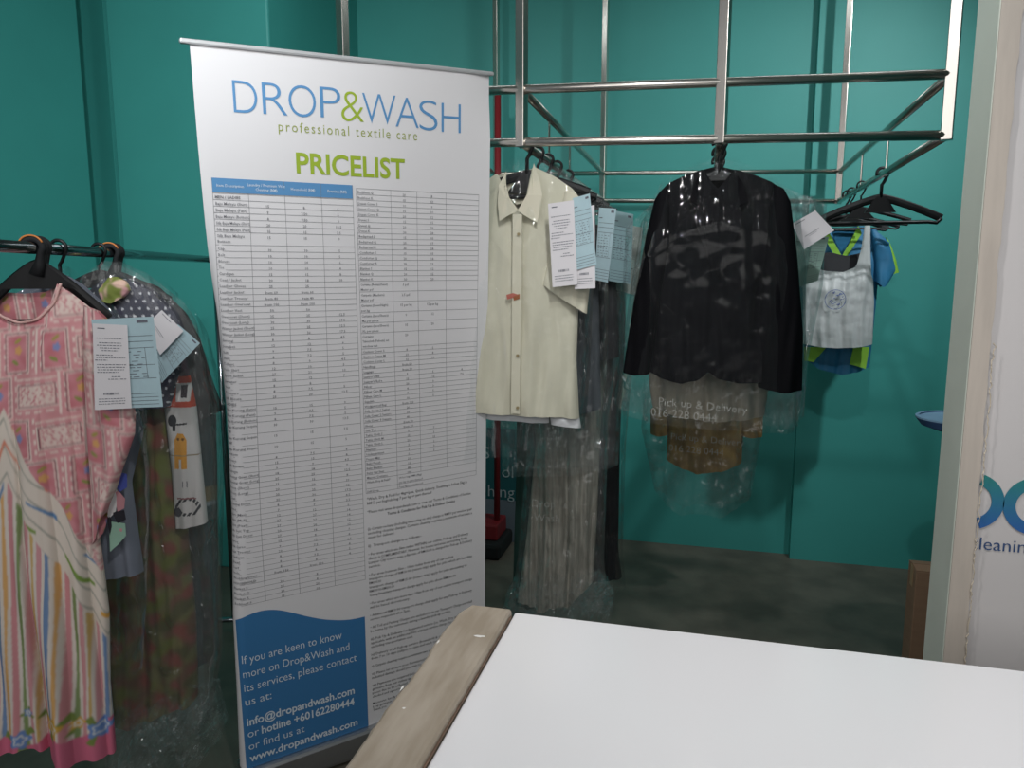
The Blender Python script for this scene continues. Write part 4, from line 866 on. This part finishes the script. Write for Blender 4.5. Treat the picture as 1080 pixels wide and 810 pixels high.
mb = MB(); cloth(mb, K4, [(838, 262), (862, 243), (874, 240), (884, 262), (888, 271), (893, 262), (905, 238), (922, 240), (930, 250)], [(846, 376), (862, 388), (885, 394), (905, 391), (917, 386)], [(846, 320)], [(924, 320)],
                 top_back=[(838, 262), (862, 243), (874, 240), (889, 243), (905, 238), (922, 240), (930, 250)], depth=.05, fold=.005, seed=401, nu=50, nv=60); mb.build('jersey_body', jb, jy, smooth=True)
mb = MB(); cloth(mb, K4, [(918, 240), (928, 247), (938, 256)], [(922, 296), (930, 303), (936, 300)], [(922, 270)], [(945, 285)], depth=.03, fold=.003, seed=402, nu=24, nv=30, off=.03); mb.build('sleeve', jb, jy, smooth=True)
mb = MB(); cloth(mb, K4, [(934, 250), (937, 254), (940, 260)], [(938, 292), (942, 289), (948, 287)], [(937, 270)], [(945, 274)], depth=.02, fold=.002, seed=403, nu=14, nv=20, off=.02); o = mb.build('sleeve_panel', jl, jy, smooth=True); o['label'] = 'lime green sleeve panel'
mb = MB(); cloth(mb, K4, [(838, 262), (845, 256), (852, 250)], [(826, 300), (836, 306), (846, 300)], [], [], depth=.03, fold=.003, seed=404, nu=20, nv=20, off=.03); mb.build('sleeve', jb, jy, smooth=True)
leaf('collar_trim', jy, K4, [(905, 238), (909, 246), (899, 262), (888, 278), (886, 273), (895, 258)], .064, jl)
leaf('collar_trim', jy, K4, [(872, 240), (868, 248), (878, 266), (888, 278), (889, 272), (880, 256)], .064, jl)
for a_, b_, c_, d_ in (((848, 366), (872, 366), (858, 382), (848, 380)), ((900, 366), (917, 366), (913, 389), (896, 384))):
    leaf('hem_panel', jy, K4, [a_, b_, c_, d_], .07, jl)
bv = garment('black_vest', 'black vest hanging between the jersey and the carrier bag', 'vest', K3.shift(.04))
mb = MB(); cloth(mb, K3.shift(.04), [(860, 268), (875, 266), (892, 270), (912, 266)], [(862, 352), (885, 354), (912, 352)], [], [], depth=.03, fold=.003, seed=411, nu=24, nv=24); mb.build('vest_cloth', MATS['black_cotton'], bv, smooth=True)
cb = garment('carrier_bag', 'white plastic carrier bag with a round blue print hanging on the jersey', 'bag', K3)
bagm = mat('thin_white_plastic', 'e2e5e5', .35, noise=.05, nscale=12, bump=.25, bscale=35, trans=.35, stretch=(3, 3, .6))
mb = MB(); cloth(mb, K3, [(846, 284), (858, 283), (872, 286), (890, 287), (902, 282), (909, 272), (916, 284), (921, 296)], [(846, 362), (862, 365), (885, 366), (905, 365), (920, 363)], [(847, 320)], [(922, 320)], depth=.05, depth_bottom=.06, fold=.006, fold_top=.8, seed=421, nu=60, nv=60, crumpled=.002, off=.03); mb.build('bag_body', bagm, cb, smooth=True)
mb = MB(); cloth(mb, K3, [(912, 238), (915, 237), (918, 238)], [(900, 292), (910, 296), (919, 292)], [(908, 264)], [(918, 264)], depth=.012, fold=.003, seed=422, nu=14, nv=24, off=.055); mb.build('handle', bagm, cb, smooth=True)
mb = MB(); cloth(mb, K3, [(842, 246), (845, 245), (848, 246)], [(844, 292), (852, 294), (860, 292)], [], [], depth=.012, fold=.003, seed=423, nu=14, nv=24, off=.05); mb.build('handle', bagm, cb, smooth=True)
mb = MB(); c0 = K3.px(881, 316, .098); r = random.Random(5); rad = .042
th = np.linspace(0, 2*math.pi, 40); ringp = np.stack([c0+K3.e*(rad*math.cos(t))+np.array([0, 0, rad*math.sin(t)]) for t in th]); mb.tube(ringp, .0012, 5)
for k in range(26):
    a, z = r.uniform(-.03, .03), r.uniform(-.03, .03); t = r.uniform(.3, 1.0); l = r.uniform(.006, .014)
    if a*a+z*z > .001: continue
    mb.tube([c0+K3.e*a+np.array([0, 0, z]), c0+K3.e*(a+l*math.cos(t))+np.array([0, 0, z+l*math.sin(t)])], .0014, 5)
mb.build('printed_logo', mat('blue_print', '4d62a0', .6), cb)

# ================================================================ back of the shop
sbp = Plane((-1.0, 4.05, 0))
sb = thing('sign_board', tuple(sbp.px(525, 560)*[1, 1, 0]), 'dark teal sign board with white letters standing behind the banner', 'sign')
zA, zM, zB = sbp.px(525, 470)[2], sbp.px(525, 527)[2], sbp.px(525, 562)[2]; xa, xb = sbp.px(440, 500)[0], sbp.px(556, 500)[0]
MB().box((xa, 4.05, zM), (xb, 4.07, zA+.1)).build('sign_panel', mat('sign_teal', '1d5a5e', .6), sb, bevel=.002)
MB().box((xa, 4.05, .0), (xb, 4.07, zM)).build('lower_panel', mat('sign_grey', '6d7780', .6), sb, bevel=.002)
mb = MB(); sf = lambda u, v: np.stack([u, np.full_like(u, 4.046), v], 1)
for s_, x, y in (('ol', 529, 503), ('hing', 514, 523), ('S', 509, 483)): p = sbp.px(x, y); text(s_, (p[0], p[2]), .10, sf, 0, res=3, weight=-.005)
flush(mb); mb.build('sign_lettering', mat('sign_white', 'a9b5b8', .6), sb)
rpz = Plane((-.9, 3.9, 0)); base = rpz.px(524, 580)
rd = thing('red_pole_stand', (base[0], 3.9, 0), 'dark red pole stand on the floor behind the banner', 'stand'); redm = mat('red_enamel', '7d1c22', .5)
xt = rpz.px(525, 100)[0]
MB().tube([(base[0], 3.9, .03), (base[0]+(xt-base[0])*.5, 3.9, .9), (xt, 3.9, rpz.px(525, 100)[2])], .017, 12).build('pole', redm, rd, smooth=True)
MB().box((base[0]-.10, 3.80, .09), (base[0]+.03, 4.0, .18)).build('bracket', redm, rd, bevel=.01)
MB().box((base[0]-.16, 3.74, 0), (base[0]+.06, 4.04, .09)).build('base', mat('black_rubber', '151516', .8), rd, bevel=.02)
# cardboard box
cbx = thing('cardboard_box', (.92, 2.9, 0), 'tall brown cardboard box on the floor beside the partition', 'box')
kraft = mat('kraft_card', '8d6f58', .8, noise=.1, nscale=6, stretch=(1, 1, 8)); x0 = .772
x0 = .735; zc = .525
MB().box((x0, 2.74, 0), (1.05, 2.84, zc)).build('carton', kraft, cbx, bevel=.003)
for ya, yb, za, zb2 in ((2.74, 2.788, zc, zc+.006), (2.792, 2.84, zc+.006, zc)):
    MB().hexa([(x0, ya, za), (1.05, ya, za), (1.05, yb, zb2), (x0, yb, zb2), (x0, ya, za+.004), (1.05, ya, za+.004), (1.05, yb, zb2+.004), (x0, yb, zb2+.004)]).build('flap', kraft, cbx)
MB().box((x0-.001, 2.775, zc-.07), (x0+.001, 2.805, zc+.004)).build('packing_tape', mat('tan_tape', 'a58663', .35), cbx)
# ironing board
ib = thing('ironing_board', (1.2, 3.05, 0), 'ironing board tip in pale blue cover poking past the partition', 'ironing board')
n = 40; a = np.linspace(0, math.pi, n); tipx = .775
out = [(tipx+.20-.20*math.sin(t), 3.05-.16*math.cos(t)) for t in a]+[(2.0, 3.21), (2.0, 2.89)]
mb = MB()
def loft(zs, ins):
    V = []; m_ = len(out)
    for z, i_ in zip(zs, ins): V += [(x+(i_ if k < n else 0), 3.05+(y-3.05)*(1-i_*2.5), z) for k, (x, y) in enumerate(out)]
    F = [(r_*m_+j, r_*m_+(j+1) % m_, (r_+1)*m_+(j+1) % m_, (r_+1)*m_+j) for r_ in range(len(zs)-1) for j in range(m_)]+[tuple(range(m_))[::-1], tuple((len(zs)-1)*m_+j for j in range(m_))]
    return V, F
MB().add(*loft((1.013, 1.018, 1.018, 1.012), (.004, .012, .0, -.0))[0:2]).build('board_cover', mat('pale_blue_cotton', '86aac8', .8), ib)
MB().add(*loft((.968, .985, 1.012), (.07, .02, .0))).build('padding', mat('blue_underside', '3f5f8f', .8), ib, smooth=False)
for s_ in (-1, 1): MB().tube([(1.15, 3.05+s_*.12, .01), (1.75, 3.05+s_*.10, .97)], .011, 10).build('leg', alu, ib, smooth=True); MB().tube([(1.8, 3.05+s_*.12, .01), (1.2, 3.05+s_*.08, .97)], .011, 10).build('leg', alu, ib, smooth=True)
